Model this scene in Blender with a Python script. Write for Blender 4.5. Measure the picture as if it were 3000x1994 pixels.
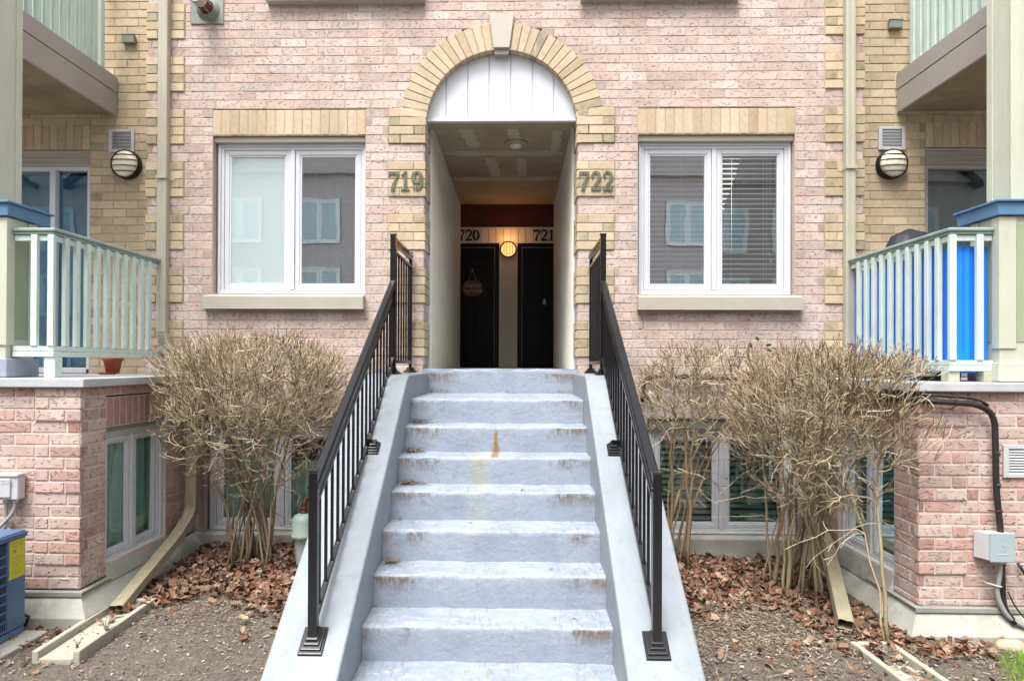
import bpy, math, random
import numpy as np
from mathutils import Matrix, Vector
R = math.radians
rnd = random.Random(7)
for o in list(bpy.data.objects):
    bpy.data.objects.remove(o)
S = bpy.context.scene
COL = S.collection

# ------------------------------------------------------------------ camera
cam_d = bpy.data.cameras.new("camera"); cam = bpy.data.objects.new("camera", cam_d); COL.objects.link(cam)
S.camera = cam
cam_d.sensor_width = 36.0; cam_d.lens = 36.0 * 1930 / 3000
cam_d.shift_x = 0.00858; cam_d.shift_y = 0.01946
cam_d.clip_start = 0.05; cam_d.clip_end = 900
YAW, PITCH, ROLL = .0210, .0057, .0040
_f = Vector((-math.sin(YAW), math.cos(YAW), 0)); _r = Vector((math.cos(YAW), math.sin(YAW), 0)); _u = Vector((0, 0, 1))
_f2 = _f*math.cos(PITCH)+_u*math.sin(PITCH); _u2 = _u*math.cos(PITCH)-_f*math.sin(PITCH)
_r3 = _r*math.cos(ROLL)+_u2*math.sin(ROLL); _u3 = _u2*math.cos(ROLL)-_r*math.sin(ROLL)
mm = Matrix((_r3, _u3, -_f2)).transposed().to_4x4(); mm.translation = Vector((.1627, -6.4246, 1.7732))
cam.matrix_world = mm
CAM = Vector((.1627, -6.4246, 1.7732))

# ------------------------------------------------------------------ light
W = bpy.data.worlds.new("World"); S.world = W; W.use_nodes = True
nt = W.node_tree; nt.nodes.clear()
sky = nt.nodes.new("ShaderNodeTexSky"); sky.sky_type = 'NISHITA'; sky.sun_disc = False
SUN_EL, SUN_AZ = R(63), R(205)     # azimuth clockwise from +Y
sky.sun_elevation = SUN_EL; sky.sun_rotation = SUN_AZ
sky.air_density = 1.0; sky.dust_density = 4.0; sky.ozone_density = 1.0
hs = nt.nodes.new("ShaderNodeHueSaturation"); hs.inputs['Saturation'].default_value = .12
bg = nt.nodes.new("ShaderNodeBackground"); bg.inputs[1].default_value = .125
wo = nt.nodes.new("ShaderNodeOutputWorld")
nt.links.new(sky.outputs[0], hs.inputs['Color']); nt.links.new(hs.outputs[0], bg.inputs[0]); nt.links.new(bg.outputs[0], wo.inputs[0])
sd = bpy.data.lights.new("sun", 'SUN'); sun = bpy.data.objects.new("sun", sd); COL.objects.link(sun)
sd.energy = 1.45; sd.angle = R(30); sd.color = (1, .96, .9)
sdir = Vector((math.sin(SUN_AZ)*math.cos(SUN_EL), math.cos(SUN_AZ)*math.cos(SUN_EL), math.sin(SUN_EL)))
sun.rotation_euler = sdir.to_track_quat('Z', 'Y').to_euler(); sun.location = (0, -20, 30)
S.view_settings.view_transform = 'Standard'; S.view_settings.look = 'None'
S.view_settings.gamma = 1; S.view_settings.use_curve_mapping = False
S.view_settings.exposure = 1.72
S.cycles.max_bounces = 7; S.cycles.diffuse_bounces = 4; S.cycles.glossy_bounces = 4
S.cycles.transparent_max_bounces = 12
S.cycles.use_denoising = True

# ------------------------------------------------------------------ materials
MATS = {}
class NG:
    def __init__(s, name):
        s.m = bpy.data.materials.new(name); s.m.use_nodes = True; s.t = s.m.node_tree; s.t.nodes.clear()
        s.out = s.t.nodes.new("ShaderNodeOutputMaterial")
        MATS[name] = s.m
    def n(s, ty, **kw):
        x = s.t.nodes.new("ShaderNode"+ty)
        for k, v in kw.items():
            if k.startswith('i_'):
                key = k[2:]
                key = int(key) if key.isdigit() else key.replace('_', ' ')
                x.inputs[key].default_value = v
            else: setattr(x, k, v)
        return x
    def l(s, a, b): s.t.links.new(a, b)
    def math(s, op, a, b=None, clamp=False):
        x = s.n("Math", operation=op); x.use_clamp = clamp
        for i, v in enumerate((a, b)):
            if v is None: continue
            if isinstance(v, (int, float)): x.inputs[i].default_value = v
            else: s.l(v, x.inputs[i])
        return x.outputs[0]
    def ramp(s, fac, stops, interp='LINEAR'):
        x = s.n("ValToRGB"); x.color_ramp.interpolation = interp
        e = x.color_ramp.elements
        while len(e) > 1: e.remove(e[-1])
        e[0].position = stops[0][0]; c = stops[0][1]; e[0].color = (*c, 1) if len(c) == 3 else c
        for p, c in stops[1:]:
            q = e.new(p); q.color = (*c, 1) if len(c) == 3 else c
        s.l(fac, x.inputs[0]); return x.outputs[0]
    def mix(s, fac, a, b, mode='MIX'):
        x = s.n("Mix", data_type='RGBA', blend_type=mode)
        for i, v in ((0, fac), (6, a), (7, b)):
            if isinstance(v, (int, float)): x.inputs[i].default_value = v
            elif isinstance(v, tuple): x.inputs[i].default_value = (*v, 1)
            else: s.l(v, x.inputs[i])
        return x.outputs[2]
    def noise(s, vec, scale, detail=3, rough=.55, dist=0.):
        x = s.n("TexNoise"); x.inputs['Scale'].default_value = scale; x.inputs['Detail'].default_value = detail
        x.inputs['Roughness'].default_value = rough; x.inputs['Distortion'].default_value = dist
        if vec is not None: s.l(vec, x.inputs['Vector'])
        return x.outputs[0]
    def pos(s): return s.n("NewGeometry").outputs['Position']
    def rand(s):
        a = s.n("ObjectInfo").outputs['Random']; b = s.n("NewGeometry").outputs['Random Per Island']
        return s.math('FRACT', s.math('ADD', a, b))
    def mapping(s, vec, scale=(1, 1, 1), loc=(0, 0, 0)):
        x = s.n("Mapping"); x.inputs['Scale'].default_value = scale; x.inputs['Location'].default_value = loc
        s.l(vec, x.inputs[0]); return x.outputs[0]
    def bump(s, h, strength=.5, dist=.01, prev=None):
        x = s.n("Bump"); x.inputs['Strength'].default_value = strength; x.inputs['Distance'].default_value = dist
        s.l(h, x.inputs['Height'])
        if prev is not None: s.l(prev, x.inputs['Normal'])
        return x.outputs[0]
    def bsdf(s, col, rough=.7, metal=0., normal=None, spec=.5, coat=0.):
        x = s.n("BsdfPrincipled")
        for k, v in (('Base Color', col), ('Roughness', rough), ('Metallic', metal), ('Specular IOR Level', spec), ('Coat Weight', coat)):
            if isinstance(v, (int, float)): x.inputs[k].default_value = v
            elif isinstance(v, tuple): x.inputs[k].default_value = (*v, 1)
            else: s.l(v, x.inputs[k])
        if normal is not None: s.l(normal, x.inputs['Normal'])
        s.l(x.outputs[0], s.out.inputs[0]); return x

def simple(name, col, rough=.6, metal=0., var=.12, nscale=6., bump=.15, bscale=60., spec=.5, dirt=None, dirt_amt=.4, streak=False):
    col = tuple(c*.72 for c in col); dirt = tuple(c*.72 for c in dirt) if dirt else None
    g = NG(name); p = g.pos()
    n = g.noise(p, nscale, 5, .6)
    lo = tuple(c*(1-var) for c in col); hi = tuple(min(1, c*(1+var)) for c in col)
    c = g.ramp(n, [(.3, lo), (.7, hi)])
    if dirt:
        v = g.mapping(p, (5, 5, .9)) if streak else g.mapping(p, (1, 1, 1))
        dn = g.noise(v, 3.2, 8, .72)
        c = g.mix(g.math('MULTIPLY', g.ramp(dn, [(.5, (0, 0, 0)), (.72, (1, 1, 1))]), dirt_amt), c, dirt)
    b = g.bump(g.noise(p, bscale, 4, .6), bump, .004)
    g.bsdf(c, rough, metal, b, spec); return g.m

def brick_mat(name, tones, mott=.25, cres=.6, stain=(.75, .72, .68), stain_amt=.3, speck=(.2, .14, .1)):
    tones = [tuple(c*.79 for c in t) for t in tones]; stain = tuple(c*.8 for c in stain)
    g = NG(name); p = g.pos(); r = g.rand()
    stops = [(i/len(tones), t) for i, t in enumerate(tones)]
    c = g.ramp(r, stops, 'CONSTANT')
    off = g.n("CombineXYZ"); g.l(g.math('MULTIPLY', r, 37.), off.inputs[0]); g.l(g.math('MULTIPLY', r, 17.), off.inputs[2])
    va = g.n("VectorMath", operation='ADD'); g.l(p, va.inputs[0]); g.l(off.outputs[0], va.inputs[1]); v = va.outputs[0]
    # small second random for lightness
    r2 = g.math('FRACT', g.math('MULTIPLY', r, 91.7))
    c = g.mix(1., c, g.ramp(r2, [(0, (.86, .86, .86)), (1, (1.1, 1.1, 1.1))]), 'MULTIPLY')
    n1 = g.noise(v, 22, 5, .65)
    c = g.mix(1., c, g.ramp(n1, [(.3, (1-mott,)*3), (.65, (1.06,)*3)]), 'MULTIPLY')
    # dark gritty specks
    n2 = g.noise(v, 140, 3, .7)
    c = g.mix(g.math('MULTIPLY', g.ramp(n2, [(.66, (0, 0, 0)), (.74, (1, 1, 1))]), .45), c, speck)
    # pale efflorescence and weather stains on the whole wall
    n3 = g.noise(g.mapping(p, (1.6, 1.6, .55)), 1.7, 6, .7)
    c = g.mix(g.math('MULTIPLY', g.ramp(n3, [(.52, (0, 0, 0)), (.75, (1, 1, 1))]), stain_amt), c, stain)
    n3b = g.noise(g.mapping(p, (2.2, 2.2, .8), (5, 3, 9)), 1.3, 6, .7)
    c = g.mix(1., c, g.ramp(n3b, [(.34, (.84, .82, .80)), (.6, (1., 1., 1.))]), 'MULTIPLY')
    # pale lime runs
    n5 = g.noise(g.mapping(p, (7, 7, .45), (1.3, 0, 0)), 1.6, 4, .6)
    c = g.mix(g.math('MULTIPLY', g.ramp(n5, [(.62, (0,)*3), (.74, (1,)*3)]), stain_amt*.9), c, tuple(x*1.1 for x in stain))
    # crescent-shaped tool marks: thin contour lines of a stretched noise, broken up by another
    n4 = g.noise(g.mapping(v, (1, 1, 2.1)), 15, 0, .5, .35)
    ln = g.ramp(g.math('ABSOLUTE', g.math('SUBTRACT', n4, .5)), [(0, (1,)*3), (.028, (.55,)*3), (.045, (0,)*3)])
    mk = g.ramp(g.noise(v, 27, 1, .5), [(.50, (0,)*3), (.57, (1,)*3)])
    h = g.math('MULTIPLY', ln, mk)
    c = g.mix(g.math('MULTIPLY', h, cres*.34), c, tuple(x*.45 for x in tones[0]))
    b = g.bump(h, cres, -.008)
    b = g.bump(n1, .35, .004, b)
    b = g.bump(n2, .25, .0012, b)
    g.bsdf(c, .9, 0, b, .2); return g.m

PINK = brick_mat("pink_brick_mat", [(.63, .505, .45), (.615, .485, .43), (.64, .53, .475), (.605, .46, .40), (.63, .51, .455), (.61, .49, .43), (.655, .55, .50), (.615, .475, .415)], .10, .95, stain_amt=.38)
PINKD = brick_mat("pink_header_mat", [(.53, .41, .355), (.52, .43, .37), (.56, .46, .40), (.51, .385, .33)], .18, .5)
YEL = brick_mat("yellow_brick_mat", [(.61, .50, .355), (.60, .485, .335), (.62, .51, .37), (.59, .47, .32), (.615, .505, .36)], .12, .12, (.62, .56, .42), .2)
YELD = brick_mat("yellow_header_mat", [(.50, .43, .30), (.47, .395, .275), (.52, .455, .325)], .35, .15)
RED = brick_mat("terrace_brick_mat", [(.62, .445, .39), (.63, .48, .42), (.60, .39, .335), (.635, .495, .44), (.615, .455, .40), (.635, .485, .43), (.58, .37, .32), (.61, .47, .415), (.645, .515, .46)], .18, 1.1, (.66, .55, .49), .45)
REDD = brick_mat("terrace_soldier_mat", [(.50, .31, .265), (.53, .36, .31), (.55, .40, .35), (.45, .26, .22)], .25, .6)

def mortar_mat(name, col):
    col = tuple(c*.79 for c in col)
    g = NG(name); p = g.pos(); n = g.noise(p, 60, 5, .7); n2 = g.noise(g.mapping(p, (2, 2, .8)), 1.5, 5, .6)
    c = g.ramp(n, [(.3, tuple(x*.82 for x in col)), (.7, tuple(x*1.08 for x in col))])
    c = g.mix(1., c, g.ramp(n2, [(.35, (.8,)*3), (.6, (1,)*3)]), 'MULTIPLY')
    g.bsdf(c, .95, 0, g.bump(n, .5, .003), .1); return g.m
MORT_P = mortar_mat("mortar_pink", (.60, .48, .42)); MORT_Y = mortar_mat("mortar_ochre", (.58, .46, .32)); MORT_R = mortar_mat("mortar_pale", (.72, .61, .55))

VINYL = simple("white_vinyl", (.74, .77, .82), .35, 0, .04, 3, .05, 30, dirt=(.45, .40, .33), dirt_amt=.14, streak=True)
WHITEB = simple("white_board", (.78, .82, .88), .4, 0, .03, 2, .05, 30, dirt=(.55, .55, .5), dirt_amt=.15, streak=True)
SILLM = simple("beige_metal", (.50, .475, .40), .45, 0, .05, 2, .04, 30, dirt=(.35, .31, .24), dirt_amt=.3)
FASC = simple("taupe_metal", (.42, .395, .36), .5, 0, .05, 1.5, .03, 25, dirt=(.3, .27, .22), dirt_amt=.3)
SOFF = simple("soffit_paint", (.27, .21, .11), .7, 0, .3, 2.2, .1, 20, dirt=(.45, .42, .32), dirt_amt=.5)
PIPEM = simple("beige_downpipe_metal", (.52, .49, .39), .5, 0, .08, 3, .05, 30, dirt=(.36, .36, .27), dirt_amt=.4, streak=True)
PIPEL = simple("weathered_downpipe_metal", (.36, .32, .22), .6, 0, .15, 5, .1, 40, dirt=(.22, .19, .13), dirt_amt=.5, streak=True)
KEY = simple("cream_stone", (.56, .52, .44), .7, 0, .04, 4, .15, 120)
BLACK = simple("black_rail_paint", (.005, .005, .008), .25, 0, .2, 5, .03, 90, .5)
BLKP = simple("black_rubber", (.018, .017, .017), .5, 0, .3, 14, .3, 50)
MINT = simple("mint_paint", (.68, .82, .77), .6, 0, .06, 3, .25, 50, dirt=(.30, .36, .27), dirt_amt=.35, streak=True)
MINTD = simple("mint_rail_paint", (.33, .44, .40), .55, 0, .15, 4, .25, 50, dirt=(.16, .17, .14), dirt_amt=.6)
CREAM = simple("cream_paint", (.62, .64, .52), .6, 0, .04, 2, .12, 50, dirt=(.40, .42, .32), dirt_amt=.3, streak=True)
SAGE = simple("sage_paint", (.37, .44, .29), .65, 0, .05, 2, .12, 50)
BLUEP = simple("blue_paint", (.10, .23, .42), .55, 0, .12, 4, .2, 40, dirt=(.20, .34, .42), dirt_amt=.4)
TARP = simple("blue_sheet", (.005, .29, 1.2), .4, 0, .12, 3, .3, 9, dirt=(.10, .22, .50), dirt_amt=.3)
SLABM = simple("grey_slab_paint", (.55, .57, .60), .7, 0, .1, 5, .3, 50, dirt=(.33, .33, .32), dirt_amt=.5)
SLABB = simple("blue_grey_base_paint", (.36, .42, .53), .7, 0, .1, 5, .3, 50, dirt=(.25, .27, .27), dirt_amt=.5)
TERRA = simple("terracotta", (.42, .10, .045), .6, 0, .12, 20, .15, 90)
LAMPC = simple("cream_lamp_glass", (.95, .90, .70), .3, 0, .04, 3, .02, 20)
DARKM = simple("dark_metal", (.03, .026, .022), .4, .6, .2, 9, .1, 40)
GREYB = simple("grey_plastic", (.25, .26, .21), .5, 0, .06, 6, .05, 40)
PVC = simple("light_grey_pvc", (.62, .63, .65), .4, 0, .05, 6, .05, 40)
PVCB = simple("pale_blue_pvc", (.42, .52, .56), .45, 0, .05, 6, .05, 40)
CONDU = simple("grey_conduit", (.34, .34, .33), .45, 0, .1, 9, .05, 60)
GASM = simple("pale_green_meter_paint", (.42, .52, .48), .45, 0, .08, 8, .1, 50, dirt=(.3, .28, .2), dirt_amt=.4)
GALV = simple("galvanised_steel", (.24, .26, .23), .45, .4, .2, 8, .08, 40)
RUSTY = simple("rusty_metal", (.16, .055, .035), .6, .5, .35, 20, .2, 60)
ACB = simple("blue_unit_paint", (.08, .16, .31), .4, 0, .15, 4, .08, 60, dirt=(.25, .26, .25), dirt_amt=.35)
ACD = simple("dark_grille_metal", (.012, .02, .035), .4, .3, .3, 9, .1, 60)
YLAB = simple("yellow_label", (.62, .60, .03), .5, 0, .03, 6, .02, 40)
GREYT = simple("grey_print", (.30, .33, .10), .6, 0, .05, 6, .02, 40)
PADC = simple("pad_concrete", (.42, .41, .36), .85, 0, .12, 9, .5, 70, dirt=(.24, .21, .16), dirt_amt=.5)
FOUND = simple("foundation_concrete", (.43, .43, .37), .9, 0, .15, 5, .6, 45, dirt=(.68, .69, .66), dirt_amt=1.)
FLASH = simple("flashing_metal", (.40, .40, .36), .5, .2, .1, 6, .1, 30)
SPLASH = simple("splash_concrete", (.46, .44, .36), .85, 0, .1, 12, .4, 120, dirt=(.30, .28, .2), dirt_amt=.4)
BRASS = simple("aged_number_metal", (.15, .155, .10), .45, .3, .25, 25, .15, 70)
NUMB = simple("black_number_metal", (.012, .010, .012), .4, .2, .2, 20, .1, 60)
DOORM = simple("black_door_paint", (.002, .002, .003), .3, 0, .3, 5, .06, 30, .15)
STONEM = simple("fieldstone", (.50, .42, .32), .85, 0, .15, 14, .5, 40)
CEILM = simple("stained_ceiling", (.45, .385, .235), .75, 0, .14, 1.2, .1, 12, dirt=(.62, .56, .40), dirt_amt=.6)
TRANS = simple("transom_glow_red", (.075, .008, .005), .6, 0, .3, 5, .1, 30)  # dark wall; the red in its colour stands in for lamp glow
CURT = simple("white_film", (.82, .88, .87), .8, 0, .04, 2, .1, 12)
CURTT = simple("teal_curtain", (.24, .38, .40), .9, 0, .1, 2, .2, 15)
CURTG = simple("green_curtain", (1.0, 1.1, 1.0), .9, 0, .1, 2, .2, 15)
CURTB = simple("brown_curtain", (.36, .26, .22), .9, 0, .12, 2, .2, 15)
ROOM = simple("room_wall", (.22, .27, .27), .9, 0, .1, 2, .05, 15)
BLIND = simple("white_blind", (1.2, 1.2, 1.12), .5, 0, .03, 2, .02, 15)
BLINDT = simple("teal_blind", (.42, .85, .86), .5, 0, .1, 2, .02, 15)
SIGNM = simple("woven_sign", (.17, .12, .085), .8, 0, .25, 40, .5, 90)
SIGNT = simple("white_sign_paint", (.60, .55, .48), .7, 0, .05, 40, .1, 90)
PATH = simple("path_concrete", (.40, .40, .38), .9, 0, .12, 3, .4, 50)
BUCK = simple("blue_plastic", (.02, .16, .42), .4, 0, .08, 9, .05, 60)
BBQ = simple("black_cover_cloth", (.012, .014, .024), .55, 0, .2, 9, .3, 12)
WOOD = simple("weathered_block_wood", (.55, .55, .42), .8, 0, .2, 14, .5, 60, dirt=(.20, .24, .12), dirt_amt=.5)

def ribbed(name, col, axis_scale):
    g = NG(name); p = g.pos()
    c = g.ramp(g.noise(g.mapping(p, (1, 6, .7)), 2.2, 5, .6), [(.3, tuple(x*.85 for x in col)), (.7, col)])
    g.bsdf(c, .45, 0, None, .4); return g.m
SIDING = ribbed("ribbed_siding", (.66, .64, .54), 1)

# glass: tinted see-through plus mirror reflection
def glass(name, tint, refl=.35, gl=(.8, .95, 1.)):
    g = NG(name); t = g.n("BsdfTransparent"); t.inputs[0].default_value = (*tint, 1)
    q = g.n("BsdfGlossy"); q.inputs['Color'].default_value = (*gl, 1); q.inputs['Roughness'].default_value = .0
    p = g.pos(); b = g.bump(g.noise(p, 1.7, 2, .5), .05, .02); g.l(b, q.inputs['Normal'])
    f = g.n("Fresnel"); f.inputs[0].default_value = 1.5
    fac = g.math('ADD', g.math('MULTIPLY', f.outputs[0], 1.2), refl, True)
    m = g.n("MixShader"); g.l(fac, m.inputs[0]); g.l(t.outputs[0], m.inputs[1]); g.l(q.outputs[0], m.inputs[2])
    g.l(m.outputs[0], g.out.inputs[0]); return g.m
GLASS = glass("window_glass", (.95, .98, .98), .27)
GLASSP = glass("patio_glass", (.60, .85, .88), .12, (.75, .95, 1.))
GLASST = glass("teal_glass", (.80, .95, .92), .12, (.75, .95, .95))
GLASSR = glass("mirror_glass", (.92, .97, .97), .50, (.78, .93, 1.))
g = NG("frosted_glass"); _d = g.n("BsdfDiffuse"); _d.inputs[0].default_value = (.42, .52, .53, 1); _q = g.n("BsdfGlossy"); _q.inputs[1].default_value = 0; _q.inputs[0].default_value = (.85, .97, 1, 1); _m = g.n("MixShader"); _m.inputs[0].default_value = .34; g.l(_d.outputs[0], _m.inputs[1]); g.l(_q.outputs[0], _m.inputs[2]); g.l(_m.outputs[0], g.out.inputs[0]); FROST = g.m

def emis(name, col, st):
    g = NG(name); x = g.n("Emission"); x.inputs[0].default_value = (*col, 1); x.inputs[1].default_value = st
    g.l(x.outputs[0], g.out.inputs[0]); return g.m
LAMPON = emis("lit_lamp_glass", (.62, .25, .075), 1.)

# painted concrete stair: blue-grey paint, worn treads, grime under the nosings, rust and yellow run marks
Z1, RS, Y1, TD, HW = 1.4896, .1977, -1.0495, .28, .7036
def stair_mat():
    g = NG("painted_concrete"); p = g.pos()
    sx = g.n("SeparateXYZ"); g.l(p, sx.inputs[0]); X, Y, Z = sx.outputs
    c = g.ramp(g.noise(p, 4, 6, .65), [(.3, (.22, .26, .325)), (.5, (.25, .29, .355)), (.7, (.29, .325, .39))])
    # pale rubbed patches where paint wore through
    wear = g.ramp(g.noise(g.mapping(p, (1, 2, 1)), 9, 8, .75), [(.54, (0,)*3), (.62, (1,)*3)])
    nz = g.n("SeparateXYZ"); g.l(g.n("NewGeometry").outputs['Normal'], nz.inputs[0])
    up = g.math('GREATER_THAN', nz.outputs[2], .8)
    c = g.mix(g.math('MULTIPLY', g.math('MULTIPLY', wear, up), .5), c, (.50, .52, .55))
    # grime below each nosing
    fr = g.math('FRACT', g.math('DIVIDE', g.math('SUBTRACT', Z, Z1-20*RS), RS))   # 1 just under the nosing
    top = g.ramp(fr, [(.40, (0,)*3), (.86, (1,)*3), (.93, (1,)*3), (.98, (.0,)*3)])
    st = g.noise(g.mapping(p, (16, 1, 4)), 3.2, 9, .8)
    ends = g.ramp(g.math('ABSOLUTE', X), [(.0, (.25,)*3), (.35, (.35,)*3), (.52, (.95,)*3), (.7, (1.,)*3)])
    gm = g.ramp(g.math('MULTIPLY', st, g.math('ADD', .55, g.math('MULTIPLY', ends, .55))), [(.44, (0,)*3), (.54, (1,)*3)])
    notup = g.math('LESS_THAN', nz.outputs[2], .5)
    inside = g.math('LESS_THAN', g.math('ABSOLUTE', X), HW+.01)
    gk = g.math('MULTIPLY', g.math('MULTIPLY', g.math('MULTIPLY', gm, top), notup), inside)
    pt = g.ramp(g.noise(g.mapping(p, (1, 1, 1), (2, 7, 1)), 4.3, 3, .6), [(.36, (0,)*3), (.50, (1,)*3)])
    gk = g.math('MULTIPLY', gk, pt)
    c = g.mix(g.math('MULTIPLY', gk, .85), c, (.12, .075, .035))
    # chipped, dirty nosing edge and dark blotches
    ed = g.ramp(fr, [(.90, (0,)*3), (.95, (1,)*3), (1, (1,)*3)])
    ch = g.ramp(g.noise(g.mapping(p, (14, 3, 10)), 3, 8, .8), [(.50, (0,)*3), (.58, (1,)*3)])
    c = g.mix(g.math('MULTIPLY', g.math('MULTIPLY', g.math('MULTIPLY', ed, ch), inside), .5), c, (.16, .14, .11))
    bl = g.ramp(g.noise(g.mapping(p, (5, 5, 6), (4, 4, 1)), 2.2, 9, .8), [(.54, (0,)*3), (.66, (1,)*3)])
    c = g.mix(g.math('MULTIPLY', g.math('MULTIPLY', bl, inside), .28), c, (.14, .13, .115))
    # general faint drips
    dr = g.ramp(g.noise(g.mapping(p, (22, 22, 1.2), (3, 1, 2)), 2, 6, .7), [(.55, (0,)*3), (.75, (1,)*3)])
    c = g.mix(g.math('MULTIPLY', dr, .3), c, (.17, .18, .19))
    # rust run on the riser under the second tread
    def streak(x0, w, z_lo, z_hi, col, amt, taper=True):
        nonlocal c
        wob = g.math('MULTIPLY', g.math('SUBTRACT', g.noise(g.mapping(p, (6, 6, 3)), 5, 4, .7), .5), w*1.6)
        d = g.math('ABSOLUTE', g.math('ADD', g.math('SUBTRACT', X, x0), wob))
        t = g.n("MapRange"); g.l(Z, t.inputs[0]); t.inputs[1].default_value = z_hi; t.inputs[2].default_value = z_lo
        wd = g.math('MULTIPLY', g.math('ADD', g.math('MULTIPLY', t.outputs[0], .7 if taper else 0.), .35 if taper else 1.), w)
        m = g.math('SUBTRACT', 1., g.math('DIVIDE', d, wd), True)
        m = g.ramp(m, [(0, (0,)*3), (.5, (1,)*3)])
        inz = g.math('MULTIPLY', g.ramp(g.math('SUBTRACT', z_hi, Z), [(0, (0,)*3), (.015, (1,)*3)]), g.math('GREATER_THAN', Z, z_lo))
        fib = g.ramp(g.noise(g.mapping(p, (60, 60, 4)), 2, 5, .7), [(.3, (.45,)*3), (.6, (1,)*3)])
        k = g.math('MULTIPLY', g.math('MULTIPLY', g.math('MULTIPLY', m, inz), fib), amt)
        c = g.mix(k, c, col)
    streak(-.0, .028, Z1-2*RS-.005, Z1-RS-.02, (.15, .055, .008), 1.)
    streak(-.0, .05, Z1-2*RS-.005, Z1-RS-.01, (.30, .22, .09), .45)
    streak(-.11, .085, Z1-3*RS+.0, Z1-2*RS+.01, (.32, .30, .15), .5, False)
    streak(-.11, .085, Z1-4*RS-.03, Z1-3*RS+.02, (.36, .36, .22), .25, False)
    b = g.bump(g.noise(p, 34, 7, .7), .75, .009)
    b = g.bump(g.noise(p, 6, 4, .6), .4, .025, b)
    b = g.bump(gk, .4, -.003, b)
    g.bsdf(c, g.ramp(g.noise(p, 12, 4, .6), [(.3, (.42,)*3), (.7, (.62,)*3)]), 0, b, .4); return g.m
STAIR = stair_mat()
def cheek_mat():
    g = NG("cheek_paint"); p = g.pos()
    c = g.ramp(g.noise(g.mapping(p, (2, .8, .8)), 2.2, 6, .6), [(.3, (.185, .215, .24)), (.5, (.215, .24, .27)), (.7, (.25, .27, .305))])
    dr = g.ramp(g.noise(g.mapping(p, (3, 14, 1.2), (3, 1, 2)), 2, 6, .7), [(.52, (0,)*3), (.75, (1,)*3)])
    c = g.mix(g.math('MULTIPLY', dr, .3), c, (.22, .23, .20))
    sp = g.ramp(g.noise(p, 45, 2, .5), [(.68, (0,)*3), (.72, (1,)*3)])
    sm = g.ramp(g.noise(g.mapping(p, (3, 3, 3), (2, 8, 1)), 2.4, 9, .8), [(.52, (0,)*3), (.68, (1,)*3)])
    c = g.mix(g.math('MULTIPLY', sm, .38), c, (.12, .115, .10))
    c = g.mix(g.math('MULTIPLY', sp, .6), c, (.25, .23, .2))
    b = g.bump(g.noise(p, 90, 4, .6), .25, .002); b = g.bump(g.noise(p, 4, 3, .6), .2, .02, b)
    g.bsdf(c, .55, 0, b, .4); return g.m
CHEEK = cheek_mat()

def soil_mat():
    g = NG("soil"); p = g.pos()
    n = g.noise(p, 7, 8, .7); n2 = g.noise(p, 55, 6, .75)
    c = g.ramp(n, [(.3, (.085, .072, .060)), (.5, (.145, .125, .108)), (.7, (.21, .185, .16))])
    c = g.mix(.6, c, g.ramp(n2, [(.3, (.045, .035, .025)), (.55, (.17, .14, .115)), (.75, (.33, .29, .25))]))
    b = g.bump(n2, .9, .02); b = g.bump(g.noise(p, 160, 3, .7), .6, .004, b)
    g.bsdf(c, .95, 0, b, .1); return g.m
SOIL = soil_mat()
def island_mat(name, tones, rough=.8, mott=True, trans=False):
    tones = [tuple(c*.8 for c in t) for t in tones]
    g = NG(name); r = g.rand(); c = g.ramp(r, [(i/len(tones), t) for i, t in enumerate(tones)], 'CONSTANT')
    if mott: c = g.mix(1., c, g.ramp(g.noise(g.pos(), 70, 4, .7), [(.3, (.6,)*3), (.65, (1.15,)*3)]), 'MULTIPLY')
    g.bsdf(c, rough, 0, None, .25); return g.m
LEAFM = island_mat("dead_leaf", [(.25, .13, .085), (.33, .18, .12), (.18, .10, .065), (.40, .26, .185), (.29, .17, .115), (.13, .08, .055), (.45, .33, .24), (.24, .165, .11), (.29, .13, .08)])
MULCH = island_mat("mulch_chips", [(.22, .16, .11), (.34, .27, .19), (.14, .10, .065), (.43, .36, .28), (.28, .21, .14), (.36, .31, .26), (.20, .14, .09)])
PALEC = island_mat("pale_chips", [(.55, .50, .44), (.45, .40, .34), (.62, .57, .50)])
TWIG = island_mat("twig_bark", [(.38, .29, .17), (.47, .38, .25), (.25, .175, .11), (.58, .49, .36), (.40, .34, .19), (.30, .22, .145), (.12, .08, .05), (.50, .42, .28), (.20, .14, .09), (.64, .57, .44)], .75, False)
STEM = island_mat("stem_bark", [(.33, .24, .15), (.40, .31, .20), (.27, .19, .12), (.45, .37, .24), (.34, .30, .18)], .8)
TIPM = island_mat("bud_tips", [(.26, .10, .055), (.32, .16, .08), (.20, .09, .05), (.36, .22, .11)], .7, False)
GRASSM = island_mat("grass_blades", [(.14, .34, .02), (.20, .42, .03), (.11, .26, .02), (.28, .48, .06)], .6, False)
GREENL = island_mat("green_leaf", [(.12, .18, .05), (.16, .22, .07), (.09, .13, .04)], .5)

# ------------------------------------------------------------------ object helpers
WM = {}
def link(o, parent=None, world=None):
    COL.objects.link(o)
    if world is None: world = Matrix.Translation(o.location) @ o.rotation_euler.to_matrix().to_4x4()
    WM[o.name] = world
    if parent is not None:
        o.parent = parent; o.matrix_parent_inverse = WM[parent.name].inverted()
    return o
def tag(o, label=None, cat=None, group=None, kind=None):
    if label: o['label'] = label
    if cat: o['category'] = cat
    if group: o['group'] = group
    if kind: o['kind'] = kind
    return o
def thing(name, loc, label, cat, group=None):
    o = bpy.data.objects.new(name, None); o.location = loc; o.empty_display_size = .1
    link(o); return tag(o, label, cat, group)

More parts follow.
